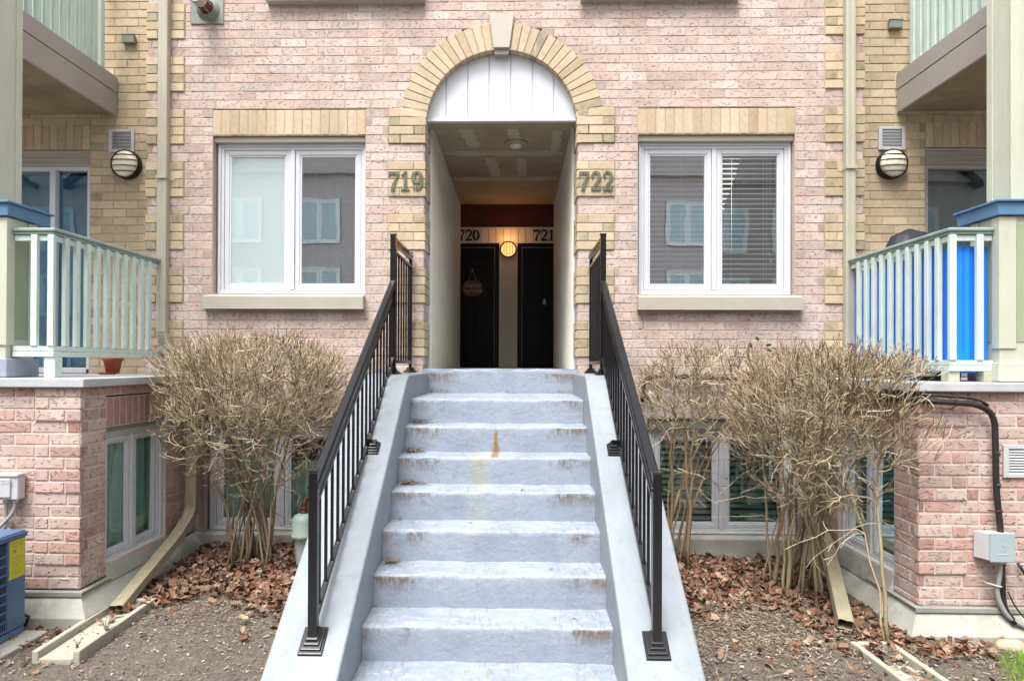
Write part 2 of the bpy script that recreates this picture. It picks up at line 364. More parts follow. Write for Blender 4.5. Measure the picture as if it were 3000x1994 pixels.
class MB:
    def __init__(s): s.v = []; s.f = []; s.mi = []; s.sm = []
    def add(s, vs, fs, mi=0, smooth=False):
        b = len(s.v); s.v += [tuple(v) for v in vs]
        for f in fs: s.f.append(tuple(b+i for i in f)); s.mi.append(mi); s.sm.append(smooth)
        return s
    def box(s, x0, x1, y0, y1, z0, z1, mi=0):
        if x0 > x1: x0, x1 = x1, x0
        if y0 > y1: y0, y1 = y1, y0
        if z0 > z1: z0, z1 = z1, z0
        vs = [(x0, y0, z0), (x1, y0, z0), (x1, y1, z0), (x0, y1, z0), (x0, y0, z1), (x1, y0, z1), (x1, y1, z1), (x0, y1, z1)]
        return s.add(vs, [(3, 2, 1, 0), (4, 5, 6, 7), (0, 1, 5, 4), (1, 2, 6, 5), (2, 3, 7, 6), (3, 0, 4, 7)], mi)
    def prism(s, poly, axis, a, b, mi=0):
        # poly 2D extruded along axis from a to b; axis 0: (y,z) 1: (x,z) 2: (x,y)
        def P(p, t):
            if axis == 0: return (t, p[0], p[1])
            if axis == 1: return (p[0], t, p[1])
            return (p[0], p[1], t)
        n = len(poly); vs = [P(p, a) for p in poly]+[P(p, b) for p in poly]
        area = sum(poly[i][0]*poly[(i+1) % n][1]-poly[(i+1) % n][0]*poly[i][1] for i in range(n))
        fl = (area > 0) ^ (b > a) ^ (axis == 1)
        f0 = tuple(range(n)); f1 = tuple(range(2*n-1, n-1, -1))
        side = [(i, i+n, (i+1) % n+n, (i+1) % n) for i in range(n)]
        fs = [f0, f1]+side
        if fl: fs = [tuple(reversed(f)) for f in fs]
        return s.add(vs, fs, mi)
    def tube(s, pts, r, n=8, mi=0, smooth=True, sec=None, cap=True):
        # sweep a round (or given 2D section) profile along pts
        pts = [Vector(p) for p in pts]; m = len(pts)
        rs = r if isinstance(r, (list, tuple)) else [r]*m
        up = Vector((0, 0, 1)); T = []
        for i in range(m):
            t = (pts[min(i+1, m-1)]-pts[max(i-1, 0)]); T.append(t.normalized() if t.length > 1e-9 else up)
        ref = Vector((0, 0, 1)) if abs(T[0].z) < .9 else Vector((0, 1, 0))
        vs = []; nn = n if sec is None else len(sec)
        A = (ref-T[0]*ref.dot(T[0])).normalized()
        for i in range(m):
            A = (A-T[i]*A.dot(T[i])); A = A.normalized() if A.length > 1e-6 else Vector((1, 0, 0)); B = T[i].cross(A)
            for k in range(nn):
                if sec is None:
                    a = 2*math.pi*k/nn; q = (math.cos(a)*rs[i], math.sin(a)*rs[i])
                else: q = (sec[k][0]*rs[i], sec[k][1]*rs[i])
                vs.append(pts[i]+A*q[0]+B*q[1])
        fs = [(i*nn+k, i*nn+(k+1) % nn, (i+1)*nn+(k+1) % nn, (i+1)*nn+k) for i in range(m-1) for k in range(nn)]
        s.add(vs, fs, mi, smooth)
        if cap:
            b = len(s.v)-len(vs)
            s.f.append(tuple(b+k for k in range(nn-1, -1, -1))); s.mi.append(mi); s.sm.append(False)
            s.f.append(tuple(b+(m-1)*nn+k for k in range(nn))); s.mi.append(mi); s.sm.append(False)
        return s
    def lathe(s, prof, M=None, n=24, mi=0, smooth=True, close=True):
        # prof: list of (r, h) round local z, placed by matrix M
        M = M or Matrix.Identity(4); vs = []
        for r_, h in prof:
            for k in range(n):
                a = 2*math.pi*k/n; vs.append(M @ Vector((r_*math.cos(a), r_*math.sin(a), h)))
        fs = [(i*n+k, i*n+(k+1) % n, (i+1)*n+(k+1) % n, (i+1)*n+k) for i in range(len(prof)-1) for k in range(n)]
        s.add(vs, fs, mi, smooth)
        if close:
            b = len(s.v)-len(vs)
            s.f.append(tuple(b+k for k in range(n-1, -1, -1))); s.mi.append(mi); s.sm.append(smooth)
            s.f.append(tuple(b+(len(prof)-1)*n+k for k in range(n))); s.mi.append(mi); s.sm.append(smooth)
        return s
    def mesh(s, name, mats):
        me = bpy.data.meshes.new(name); me.from_pydata(s.v, [], s.f)
        for m in (mats if isinstance(mats, (list, tuple)) else [mats]): me.materials.append(m)
        if any(s.mi): me.polygons.foreach_set('material_index', s.mi)
        me.polygons.foreach_set('use_smooth', s.sm); me.update(); return me
    def build(s, name, mats, parent=None, bevel=0., seg=2, kind=None):
        o = bpy.data.objects.new(name, s.mesh(name, mats)); link(o, parent)
        if bevel:
            b = o.modifiers.new('bevel', 'BEVEL'); b.width = bevel; b.segments = seg; b.limit_method = 'ANGLE'; b.angle_limit = R(40)
            b.harden_normals = False
        if kind: o['kind'] = kind
        return o

# ------------------------------------------------------------------ bricks
BC = .0867; BL = .2558; JT = .0095; ZG = 2.3665
BRC = {}
def brick_mesh(L, H, mat, var, depth=.05):
    L = round(L/.004)*.004; H = round(H/.002)*.002
    k = (L, H, mat.name, var, depth)
    if k in BRC: return BRC[k]
    r_ = random.Random(hash((round(L*1000), round(H*1000), var)) & 0xffff)
    j = lambda a: r_.uniform(-a, a)
    b = .0035
    hx, hz = L/2, H/2
    F = [(-hx+b+j(.0015), 0+j(.001), -hz+b+j(.001)), (hx-b+j(.0015), j(.001), -hz+b+j(.001)), (hx-b+j(.0015), j(.001), hz-b+j(.001)), (-hx+b+j(.0015), j(.001), hz-b+j(.001))]
    E_ = [(-hx+j(.001), b, -hz), (hx+j(.001), b, -hz), (hx+j(.001), b, hz), (-hx+j(.001), b, hz)]
    Bk = [(-hx, depth, -hz), (hx, depth, -hz), (hx, depth, hz), (-hx, depth, hz)]
    vs = F+E_+Bk
    fs = [(0, 1, 2, 3)]
    for i in range(4):
        n = (i+1) % 4
        fs.append((i+4, n+4, n, i)); fs.append((i+8, n+8, n+4, i+4))
    me = bpy.data.meshes.new("brick"); me.from_pydata(vs, [], fs); me.materials.append(mat); me.update()
    BRC[k] = me; return me

def courses(u0, u1, z0, z1, holes, zgrid=ZG, off=0., end_u0=None):
    """holes(zc0,zc1) -> list of (a,b) excluded u intervals. returns pieces (ua,ub,za,zb,header)"""
    out = []; mort = []
    n0 = math.floor((z0-zgrid)/BC+1e-4); n1 = math.ceil((z1-zgrid)/BC-1e-4)
    for n in range(n0, n1):
        za = max(z0, zgrid+n*BC); zb = min(z1, zgrid+(n+1)*BC)
        if zb-za < .012: continue
        iv = [(u0, u1)]
        for a, b in holes(za, zb):
            nv = []
            for p, q in iv:
                if b <= p or a >= q: nv.append((p, q)); continue
                if a > p: nv.append((p, a))
                if b < q: nv.append((b, q))
            iv = nv
        for p, q in iv:
            if q-p < .02: continue
            mort.append((p, q, za, zb))
            sh = ((n % 2)*.5)*BL + off + rnd.uniform(-.006, .006)
            k0 = math.floor((p-sh)/BL)
            cuts = [p]
            k = k0+1
            while sh+k*BL < q-.035:
                c = sh+k*BL+rnd.uniform(-.003, .003)
                if c > p+.035: cuts.append(c)
                k += 1
            cuts.append(q)
            for i in range(len(cuts)-1):
                out.append((cuts[i], cuts[i+1], za, zb, cuts[i+1]-cuts[i] < .14))
    return out, mort

def put_bricks(parent, pieces, frame, mat, mat_h, name='brick', keep=300, proud=0., key=None, stuffname='brick_courses', pr=.5):
    JT = .0145 if mat in (RED, REDD) else .0085
    """frame(u,z,d)->world point ; frame.rot = rotation about z"""
    f, rot = frame
    items = []
    for (a, b, za, zb, hd) in pieces:
        L = (b-a)-JT; H = (zb-za)-JT
        if L < .012 or H < .008: continue
        m = mat_h if (hd and rnd.random() < pr) else mat
        c = Vector(f((a+b)/2, (za+zb)/2, proud+rnd.uniform(-.0016, .0016)))
        items.append((c, L, H, m))
    sc = key or (lambda c: (c-CAM).length)
    items.sort(key=lambda it: sc(it[0])-it[1]*.5)
    for c, L, H, m in items[:keep]:
        o = bpy.data.objects.new(name, brick_mesh(L, H, m, rnd.randrange(4))); o.location = c
        o.rotation_euler = (rnd.uniform(-.006, .006), rnd.uniform(-.004, .004), rot+rnd.uniform(-.006, .006))
        link(o, parent)
    rest = items[keep:]
    if rest:
        mb = MB(); 
        for c, L, H, m in rest:
            me = brick_mesh(L, H, m, rnd.randrange(4)); M = Matrix.Translation(c) @ Matrix.Rotation(rot+rnd.uniform(-.006, .006), 4, 'Z')
            mb.add([M @ v.co for v in me.vertices], [tuple(p.vertices) for p in me.polygons], 0 if m == mat else 1)
        mb.build(stuffname, [mat, mat_h], parent, kind='stuff')
    return len(items)

def mortar_boxes(mb, mort, frame, d0=.0036, d1=.2, mi=0):
    f, rot = frame
    for (a, b, za, zb) in mort:
        P = [f(a, za, -d0), f(b, za, -d0), f(b, zb, -d0), f(a, zb, -d0), f(a, za, -d1), f(b, za, -d1), f(b, zb, -d1), f(a, zb, -d1)]
        mb.add(P, [(0, 1, 2, 3), (4, 7, 6, 5), (0, 4, 5, 1), (1, 5, 6, 2), (2, 6, 7, 3), (3, 7, 4, 0)], mi)
def FR(y): return (lambda u, z, d: (u, y-d, z), 0.)                    # faces -Y
def FSide(x, s):                                                       # faces +X (s=1) or -X (s=-1); u = y
    if s > 0: return (lambda u, z, d: (x+d, u, z), math.pi/2)
    return (lambda u, z, d: (x-d, u, z), -math.pi/2)

def blocks(z_lo, z_hi):
    out = []
    for k in range(-6, 9):
        a = ZG+k*6*BC; b = a+4*BC
        if b > z_lo and a < z_hi: out.append((max(a, z_lo), min(b, z_hi)))
    return out

# =================================================================== SETTING
def gh(x, y):
    """ground height"""
    b = -.125
    b += .075*math.exp(-((y+.05)/.55)**2)*(1 if x < 0 else .35)
    b += .012*math.sin(x*2.1+1)*math.sin(y*2.7)+.008*math.sin(x*5.3+y*3.1)
    b -= .02*max(0, (x-2.2))
    return b
def build_ground():
    xs = np.arange(-4.4, 4.4001, .04); ys = np.arange(-4.2, .6001, .04)
    rs = np.random.RandomState(3)
    nz = rs.rand(len(ys), len(xs))*.011
    mb = MB(); vs = [(x, y, gh(x, y)+nz[j, i]) for j, y in enumerate(ys) for i, x in enumerate(xs)]
    nx = len(xs)
    fs = [(j*nx+i, j*nx+i+1, (j+1)*nx+i+1, (j+1)*nx+i) for j in range(len(ys)-1) for i in range(nx-1)]
    mb.add(vs, fs, 0, True)
    mb.build('soil_ground', SOIL, kind='structure')
    b = MB(); z = -.30
    b.add([(-300, -300, z), (300, -300, z), (300, 300, z), (-300, 300, z)], [(0, 1, 2, 3)])
    b.build('ground', SOIL, kind='structure')
    p = MB(); p.box(-1.6, 1.6, -14, -3.32, -.28, -.10); p.build('path', PATH, kind='structure', bevel=.01)
build_ground()

# =================================================================== CENTRE HOUSE
XE = 3.50; ZT = 6.0; ZB = .12
house = thing('townhouse', (0, 0, 0), 'pale pink brick townhouse with an arched entrance and yellow quoins', 'house')
ARC_Z, R_IN, R_OUT = 4.105, .737, .998
WIN = (1.333, 2.845, 2.449, 4.013)       # x0 x1 z0 z1 of brick opening (mirrored)
BWIN = (1.444, 2.885, .12, 1.215)
def main_holes(za, zb):
    h = []
    zm = (za+zb)/2
    if 1.70 < zm < 4.10: h.append((-.757, .757))
    elif 4.10 <= zm < 5.3:
        z_ = max(za-ARC_Z, 0); q = (R_OUT-.05)**2-(z_)**2
        if q > 0 and z_ < R_OUT-.05: h.append((-math.sqrt(q), math.sqrt(q)))
    elif zm <= 1.70: h.append((-.75, .75))
    for s in (-1, 1):
        if WIN[2]-.03 < zm < 4.262: h.append(tuple(sorted((s*WIN[0], s*WIN[1]))))
        if zm < 1.50: h.append(tuple(sorted((s*1.43, s*2.9))))
        for a, b in BK:
            if a-.01 < zm < b+.01:
                h.append(tuple(sorted((s*3.13, s*3.6))))
                if a > 1.7 and a < 4.: h.append(tuple(sorted((s*.7, s*1.105))))
    return h
BK = blocks(ZB, ZT)
ARB = (3.927, 4.1004)
BKm = BK
def main_holes2(za, zb):
    h = main_holes(za, zb); zm = (za+zb)/2
    if ARB[0] < zm < ARB[1]: h.append((-1.105, 1.105))
    return h
pcs, mort = courses(-XE, XE, ZB, ZT, main_holes2)
mort = [(max(a, -XE+.007), min(b, XE-.007), c, d) for a, b, c, d in mort]
FM = FR(0.)
mb = MB(); mortar_boxes(mb, mort, FM)
wall = mb.build('front_wall', MORT_P, house)
tag(wall, 'pale pink brick front wall')
def keyf(c): return (c-CAM).length + (30 if c.z < 1.9 and abs(c.x) > 1.2 else 0)
put_bricks(wall, pcs, FM, PINK, PINKD, keep=300, key=keyf)
for s in (-1, 1):
    for (w0, w1) in ((3.13, XE+.014), (.75-.012, 1.105)):
        qp = []; qm = []
        for a, b in BK+([ARB] if w0 < 1 else []):
            if w0 < 1 and not (1.7 < a < 4.2): continue
            qm.append((*sorted((s*(w0+.02 if w0 < 1 else w0), s*(w1-.022 if w0 > 1 else w1))), a, b))
            n = round((b-a)/BC)
            for i in range(max(n, 1)):
                za, zb = a+i*BC, min(a+(i+1)*BC, b)
                if zb-za < .02: continue
                cut = (w0+.115) if i % 2 else (w1-.115)
                for (p, q) in ((w0, cut), (cut, w1)):
                    u = sorted((s*p, s*q)); qp.append((u[0], u[1], za, zb, (q-p) < .14))
        # one backing per quoin column: a thin strip behind the blocks plus their mortar
        mq = MB(); mortar_boxes(mq, [(min(q[0] for q in qm), max(q[1] for q in qm), min(q[2] for q in qm), max(q[3] for q in qm))], FM, .012, .19)
        quo = mq.build('quoin', MORT_Y, house); tag(quo, 'proud yellow brick quoin blocks %s' % (('on the left' if s < 0 else 'on the right')+(' of the entrance' if w0 < 1 else ' house corner')))
        for q in qm:
            m = MB(); mortar_boxes(m, [q], FM, -.006, .011); m.build('block_mortar', MORT_Y, quo)
        put_bricks(quo, qp, FM, YEL, YELD, name='quoin_brick', keep=300, proud=.014, key=keyf, pr=.6)
# returns: outer corners and the entrance jambs
for s in (-1, 1):
    fr = FSide(s*XE, s)
    m_ = MB(); mortar_boxes(m_, [(0.01, .36, ZB+1.5, ZT)], fr, .004, .1)
    rt = m_.build('return_wall', MORT_P, house)
    p1, _ = courses(.0, .36, 1.66, ZT, lambda a, b: [], off=.0)
    put_bricks(rt, [p for p in p1 if not any(a-.01 < (p[2]+p[3])/2 < b+.01 for a, b in BK)], fr, PINK, PINKD, name='return_brick', keep=120)
    put_bricks(rt, [p for p in p1 if any(a-.01 < (p[2]+p[3])/2 < b+.01 for a, b in BK)], fr, YEL, YELD, name='return_quoin_brick', keep=120, proud=.012)
    # jamb of the entrance, facing the passage
    fj = FSide(s*.75, -s)
    m_ = MB(); mortar_boxes(m_, [(.012, .34, 1.70, 4.10)], fj, .004, .3)
    jb = m_.build('entrance_jamb', MORT_P, house)
    jp = []
    for n in range(-8, 21):
        za = ZG+n*BC; zb = za+BC
        if za < 1.70 or zb > 4.105: continue
        cut = .115 if n % 2 else .225
        jp += [(.004, cut, za, zb, cut < .2), (cut, .335, za, zb, cut > .2)]
    isb = lambda p: any(a-.01 < (p[2]+p[3])/2 < b+.01 for a, b in BK+[ARB])
    put_bricks(jb, [p for p in jp if not isb(p)], fj, PINK, PINKD, name='jamb_brick', keep=80)
    put_bricks(jb, [p for p in jp if isb(p)], fj, YEL, YELD, name='jamb_quoin_brick', keep=80, proud=.012)

# arch ring
def arc_pts(r, a0, a1, n): return [(r*math.cos(a0+(a1-a0)*i/n), ARC_Z+r*math.sin(a0+(a1-a0)*i/n)) for i in range(n+1)]
am = MB(); po = arc_pts(R_OUT-.004, 0, math.pi, 48); pi_ = arc_pts(R_IN+.004, 0, math.pi, 48)
for i in range(48):
    am.prism([pi_[i], po[i], po[i+1], pi_[i+1]], 1, -.004, .16)
arch = am.build('arch', MORT_Y, house); tag(arch, 'semicircular yellow brick arch over the entrance')
KA = .118   # keystone half angle
NA = 16
for s in (-1, 1):
    for i in range(NA):
        a0 = (math.pi/2-KA)*i/NA; a1 = (math.pi/2-KA)*(i+1)/NA
        g_ = .0045
        def pt(r, a, dd): return (s*(r*math.cos(a)+dd*math.sin(a)), ARC_Z+r*math.sin(a)-dd*math.cos(a))
        j = rnd.uniform(-.002, .002); ro = R_OUT+rnd.uniform(-.003, .005)
        q = [pt(R_IN, a0, -g_), pt(ro, a0, -g_), pt(ro, a1, g_), pt(R_IN, a1, g_)]
        b = MB(); b.prism(q, 1, -.013+j, .15)
        b.build('arch_brick', YEL if rnd.random() < .93 else YELD, arch, bevel=.003, seg=1)
k = MB(); k.prism([(-.077, 4.853), (.077, 4.853), (.121, 5.182), (-.121, 5.182)], 1, -.035, .15)
k.build('keystone', KEY, house, bevel=.004)
k = MB(); k.prism([(-.07, 4.80), (.07, 4.80), (.07, 4.852), (-.07, 4.852)], 1, -.0, .08); k.build('keystone_flashing', FLASH, house, bevel=.003)
# tympanum of vertical boards
ty = MB(); yb = .085
def semi(x): 
    q = (R_IN+.01)**2-x*x
    return ARC_Z+math.sqrt(max(q, 0))
xs_ = [-.745+1.49*i/40 for i in range(41)]
for i in range(40):
    a, b = xs_[i], xs_[i+1]
    ty.prism([(a, 4.19), (b, 4.19), (b, max(semi(b), 4.192)), (a, max(semi(a), 4.192))], 1, yb+.012, yb+.03)
tymp = ty.build('tympanum', WHITEB, house)
seams = [-.745, -.551, -.335, -.123, .0885, .305, .516, .745]
for i in range(7):
    a, b = seams[i]+.006, seams[i+1]-.006; poly = [(a, 4.198)]
    n = 8; poly += [(b, 4.198)]
    top = [(b-(b-a)*q/n) for q in range(n+1)]
    poly += [(x, max(semi(x)-.012, 4.20)) for x in top]
    m_ = MB(); m_.prism(poly, 1, yb, yb+.011); m_.build('board', WHITEB, tymp, bevel=.002, seg=1)
m_ = MB(); m_.box(-.745, .745, yb-.02, yb+.03, 4.17, 4.197); m_.build('tympanum_trim', VINYL, house, bevel=.004)
# arch soffit strip
# window builder -------------------------------------------------------------
def window(x0, x1, z0, z1, y, parent, frame=None, n=2, mat=VINYL, glassm=GLASS, sill=None, ft=.055, sash=.062, rot=None, label=None, mull=.045):
    """frame mesh is the part; sashes, panes, sill are sub-parts. y = face of outer frame"""
    T = rot or (lambda x, y_, z: (x, y_, z))
    def bx(m, a, b, c, d, e, f):
        t = MB(); t.box(a, b, c, d, e, f); m.add([T(*v) for v in t.v], t.f)
    f = MB()
    for d, (w, yy) in enumerate(((ft*.45, y), (ft, y+.018))):
        bx(f, x0, x0+w, yy, y+.09, z0, z1); bx(f, x1-w, x1, yy, y+.09, z0, z1)
        bx(f, x0+w, x1-w, yy, y+.09, z1-w, z1); bx(f, x0+w, x1-w, yy, y+.09, z0, z0+w*.8)
    iw = (x1-x0-2*ft-(n-1)*mull)/n
    for i in range(1, n):
        a = x0+ft+i*iw+(i-1)*mull; bx(f, a, a+mull, y+.012, y+.09, z0+ft*.8, z1-ft)
    fo = f.build('window', mat, parent, bevel=.004)
    if label: fo['label'] = label
    for i in range(n):
        a = x0+ft+i*(iw+mull)+.003; b = a+iw-.006; c0, c1 = z0+ft*.8+.003, z1-ft-.003
        m = MB()
        for (w, yy) in ((sash*.7, y+.026), (sash, y+.036)):
            bx(m, a, a+w, yy, y+.08, c0, c1); bx(m, b-w, b, yy, y+.08, c0, c1)
            bx(m, a+w, b-w, yy, y+.08, c1-w, c1); bx(m, a+w, b-w, yy, y+.08, c0, c0+w)
        m.build('sash', mat, fo, bevel=.003)
        g = MB(); t = rnd.uniform(-.007, .007); ti = rnd.uniform(-.010, .010)
        vs = [T(a+sash-.005, y+.052-t, c0+sash-.005), T(b-sash+.005, y+.052+t, c0+sash-.005), T(b-sash+.005, y+.052+t+ti, c1-sash+.005), T(a+sash-.005, y+.052-t+ti, c1-sash+.005)]
        g.add(vs, [(0, 1, 2, 3)]); g.build('pane', glassm[i] if isinstance(glassm, tuple) else glassm, fo)
    return fo, iw
def lintel(x0, x1, z0, z1, n, y, parent, mat, mort_m, frame=None, name='lintel', proud=0.):
    f = frame or FR(y)
    m = MB(); mortar_boxes(m, [(x0, x1, z0, z1)], f, .005-proud, .12)
    lo = m.build(name, mort_m, parent)
    w = (x1-x0)/n
    pcs = [(x0+i*w, x0+(i+1)*w, z0+.002, z1+.002, False) for i in range(n)]
    put_bricks(lo, pcs, f, mat, mat, name='soldier_brick', proud=proud)
    return lo
for s in (-1, 1):
    X0, X1 = sorted((s*WIN[0], s*WIN[1]))
    lo = lintel(X0-.005, X1+.005, 4.013, 4.264, 17, 0, house, YEL, MORT_Y, proud=.002)
    tag(lo, 'yellow soldier course over the %s window' % ('left' if s < 0 else 'right'))
    w, iw = window(X0+.02, X1-.008, 2.462, 3.955, .075, house, glassm=(FROST, GLASSR) if s < 0 else (GLASSR, GLASS), label='white two-pane window %s' % ('with a frosted left pane' if s < 0 else 'with white blinds'))
    m = MB(); m.box(X0, X1, .03, .2, 3.955, 4.0125); m.build('head_trim', SILLM, w, bevel=.01)
    # jamb lining so no gap shows
    m = MB(); m.box(X0-.02, X0-.001, .11, .3, 2.4, 4.02); m.box(X1+.001, X1+.02, .11, .3, 2.4, 4.02)
    m.box(X0+.001, X0+.02, .10, .2, 2.45, 3.95); m.box(X1-.008, X1-.001, .10, .2, 2.45, 3.95); m.build('jamb_lining', SILLM, w)
    a, b = (X0-.06, X1+.002) if s < 0 else (X0-.005, X1+.055)
    m = MB(); m.prism([(-.075, 2.312), (-.075, 2.425), (.0, 2.446), (.2, 2.461), (.2, 2.312)], 0, a, b)
    m.box(a-.004, b+.004, -.083, .02, 2.300, 2.3115); m.build('window_sill', SILLM, w, bevel=.004)
    # interior room
    m = MB(); x0, x1 = X0-.3, X1+.3
    m.box(x0, x1, 2.4, 2.45, 1.9, 4.6); m.box(x0-.05, x0, .21, 2.4, 1.9, 4.6); m.box(x1, x1+.05, .21, 2.4, 1.9, 4.6); m.box(x0, x1, .21, 2.4, 1.85, 1.9); m.box(x0, x1, .21, 2.4, 4.6, 4.65)
    m.build('room', ROOM, house)
    # upstairs sill seen from below
    a, b = (-2.30, -.755) if s < 0 else (.77, 2.285)
    m = MB(); m.prism([(-.075, 5.312), (-.075, 5.425), (.0, 5.446), (.09, 5.455), (.09, 5.312)], 0, a, b)
    m.box(a-.004, b+.004, -.083, .02, 5.300, 5.3115); us = m.build('upper_sill', SILLM, house, bevel=.004)
# white film / blinds inside the two front windows
def curtain(x0, x1, z0, z1, y, mat, label, waves=10, amp=.02, cat='curtain', rot=None, name='curtain'):
    m = MB(); n = waves*8; T = rot or (lambda x, y_, z: (x, y_, z))
    vs = []
    for i in range(n+1):
        u = i/n; x = x0+(x1-x0)*u; yy = y+amp*math.sin(u*waves*2*math.pi)+amp*.4*math.sin(u*waves*4.3)
        vs += [T(x, yy, z0), T(x, yy, z1)]
    m.add(vs, [(2*i, 2*i+2, 2*i+3, 2*i+1) for i in range(n)], 0, True)
    o = m.build(name, mat); return tag(o, label, cat)
curtain(-2.75, -2.10, 2.50, 3.92, .15, CURT, 'frosted white sheet hanging behind the left pane of the left front window', 1, .004)
curtain(-2.03, -1.42, 2.50, 3.92, .5, CURTT, 'dim grey-teal curtain deep behind the right pane of the left front window', 5, .02)
def blind(x0, x1, z0, z1, y, n, label, mat, tilt=.4, cords=(.12, .6, .92)):
    t = thing('window_blind', ((x0+x1)/2, y, z1), label, 'blind')
    m = MB(); m.box(x0, x1, y-.02, y+.02, z1-.05, z1); m.build('head_rail', mat, t)
    dz = (z1-.06-z0)/n
    tmpl = None
    for i in range(n):
        z = z0+i*dz+.01
        if tmpl is None:
            m = MB(); w = .014
            m.add([((x0-x1)/2, -w, w*tilt*-1), ((x1-x0)/2, -w, -w*tilt), ((x1-x0)/2, 0, .002), ((x0-x1)/2, 0, .002), ((x1-x0)/2, w, w*tilt), ((x0-x1)/2, w, w*tilt)], [(0, 1, 2, 3), (3, 2, 4, 5), (5, 4, 2, 3), (3, 2, 1, 0)][:2])
            m.box((x0-x1)/2, (x1-x0)/2, -w-.001, -w+.001, -w*tilt-.006, -w*tilt+.006)
            tmpl = m.mesh('slat', mat)
        o = bpy.data.objects.new('slat', tmpl); o.location = ((x0+x1)/2, y, z); o.rotation_euler = (rnd.uniform(-.05, .05), rnd.uniform(-.002, .002), 0)
        link(o, t)
    m = MB()
    for c in cords: 
        x = x0+(x1-x0)*c; m.tube([(x, y-.018, z0), (x, y-.018, z1-.04)], .0016, 5)
    m.build('cord', mat, t); return t
blind(1.40, 2.04, 2.52, 3.92, .165, 27, 'white slatted blind behind the left pane of the right front window', BLIND)
bl = blind(2.12, 2.76, 2.52, 3.92, .152, 27, 'white slatted blind with pull cords behind the right pane of the right front window', BLIND, cords=(.25, .74, .79, .84))
m = MB(); m.lathe([(.004, .03), (.009, .02), (.011, 0)], Matrix.Translation((2.65, .135, 2.86)), 8); m.lathe([(.004, .03), (.009, .02), (.011, 0)], Matrix.Translation((2.665, .135, 2.79)), 8); m.build('cord_tassel', BLIND, bl)

# basement windows in the front wall
for s in (-1, 1):
    X0, X1 = sorted((s*BWIN[0], s*BWIN[1]))
    w, iw = window(X0+.005, X1-.005, .125, 1.15, .05, house, glassm=GLASST, ft=.06, sash=.06, label='white basement window behind the %s bush' % ('left' if s < 0 else 'right'))
    m = MB(); m.box(X0, X1, .02, .2, 1.15, 1.245); m.build('head_trim', GREYB, w, bevel=.004)
    lo = lintel(min(s*1.43, s*2.9), max(s*1.43, s*2.9), 1.248, 1.50, 17, 0, house, PINK, MORT_P)
    tag(lo, 'pink soldier course over the basement window')
    m = MB(); x0, x1 = X0-.3, X1+.3
    m.box(x0, x1, 1.5, 1.55, -.4, 1.5); m.box(x0-.05, x0, .21, 1.5, -.4, 1.5); m.box(x1, x1+.05, .21, 1.5, -.4, 1.5); m.box(x0, x1, .21, 1.5, -.45, -.4); m.box(x0, x1, .21, 1.5, 1.5, 1.55)
    m.build('room', ROOM, house)
blind(1.52, 2.09, .2, 1.08, .14, 14, 'pale slatted blind in the left half of the right basement window', BLIND, .9)
blind(2.20, 2.80, .2, 1.08, .14, 14, 'teal slatted blind in the right half of the right basement window', BLINDT, .9)
curtain(-2.82, -2.25, .2, 1.08, .16, CURTG, 'pale green curtain in the left half of the left basement window', 6)
curtain(-2.1, -1.5, .2, .8, .16, CURTG, 'pale green curtain in the right half of the left basement window', 6)
# concrete base
m = MB(); m.prism([(-.035, -.4), (-.035, .10), (.0, .118), (.3, .118), (.3, -.4)], 0, -XE, XE); m.build('foundation', FOUND, house, bevel=.008)

# entrance passage -----------------------------------------------------------
YB = 3.85; ZS = 1.725
def ribs(x, s, y0, y1, z0, z1, pitch=.075, d=.018):
    m = MB(); n = int((y1-y0)/pitch); vs = []; prof = []
    for i in range(n):
        a = y0+i*pitch
        prof += [(a, 0), (a+pitch*.5, 0), (a+pitch*.62, d), (a+pitch*.88, d)]
    prof.append((y0+n*pitch, 0))
    for yy, dd in prof: vs += [(x-s*dd, yy, z0), (x-s*dd, yy, z1)]
    m.add(vs, [(2*i, 2*i+1, 2*i+3, 2*i+2) if s > 0 else (2*i, 2*i+2, 2*i+3, 2*i+1) for i in range(len(prof)-1)])
    return m
for s in (-1, 1):
    m = ribs(s*.742, s, .345, YB-.02, ZS, 4.26)
    o = m.build('passage_siding', SIDING, house); tag(o, 'ribbed pale siding on the %s side of the entrance passage' % ('left' if s < 0 else 'right'))
    m = MB(); m.box(s*.735, s*.80, .335, .355, ZS, 4.16); m.box(s*.73, s*.745, .355, YB-.05, 4.225, 4.262); m.build('corner_trim', VINYL, house, bevel=.003)
    m = MB(); m.box(s*.752, s*1.3, .33, YB+.3, ZS-.3, 4.35); m.build('passage_wall', SIDING, house)
m = MB(); m.prism([(.10, 4.172), (.10, 4.30), (YB+.1, 4.33), (YB+.1, 4.268), (.42, 4.268), (.36, 4.20)], 0, -.76, .76); ceil = m.build('passage_ceiling', CEILM, house)
# filled joint bands on the ceiling
m = MB()
def patch(P, w, k=0.):
    # hand-filled joint: wavy-edged strip along a line
    (xa, ya), (xb, yb2) = P; n_ = 10; L = []; Q = []
    for i in range(n_+1):
        u = i/n_; x = xa+(xb-xa)*u; y = ya+(yb2-ya)*u; dx, dy = xb-xa, yb2-ya; q = math.hypot(dx, dy); ww = w*(1+.25*math.sin(i*1.9+k))*(.7 if i in (0, n_) else 1)
        L.append((x-dy/q*ww, y+dx/q*ww)); Q.append((x+dy/q*ww, y-dx/q*ww))
    m.prism(L+Q[::-1], 2, 4.2658-k*.0003, 4.2676)
for k_, (P_, w_) in enumerate((((( -.40, .55), (-.33, 1.15)), .07), (((.10, .55), (.14, .95)), .06), (((-.18, 1.55), (-.12, 2.3)), .07), (((.20, 1.55), (.22, 2.3)), .06), (((-.70, 1.35), (.70, 1.38)), .08), (((-.70, 2.45), (.70, 2.42)), .09), (((.58, .6), (.6, 1.3)), .05))): patch(P_, w_, k_)
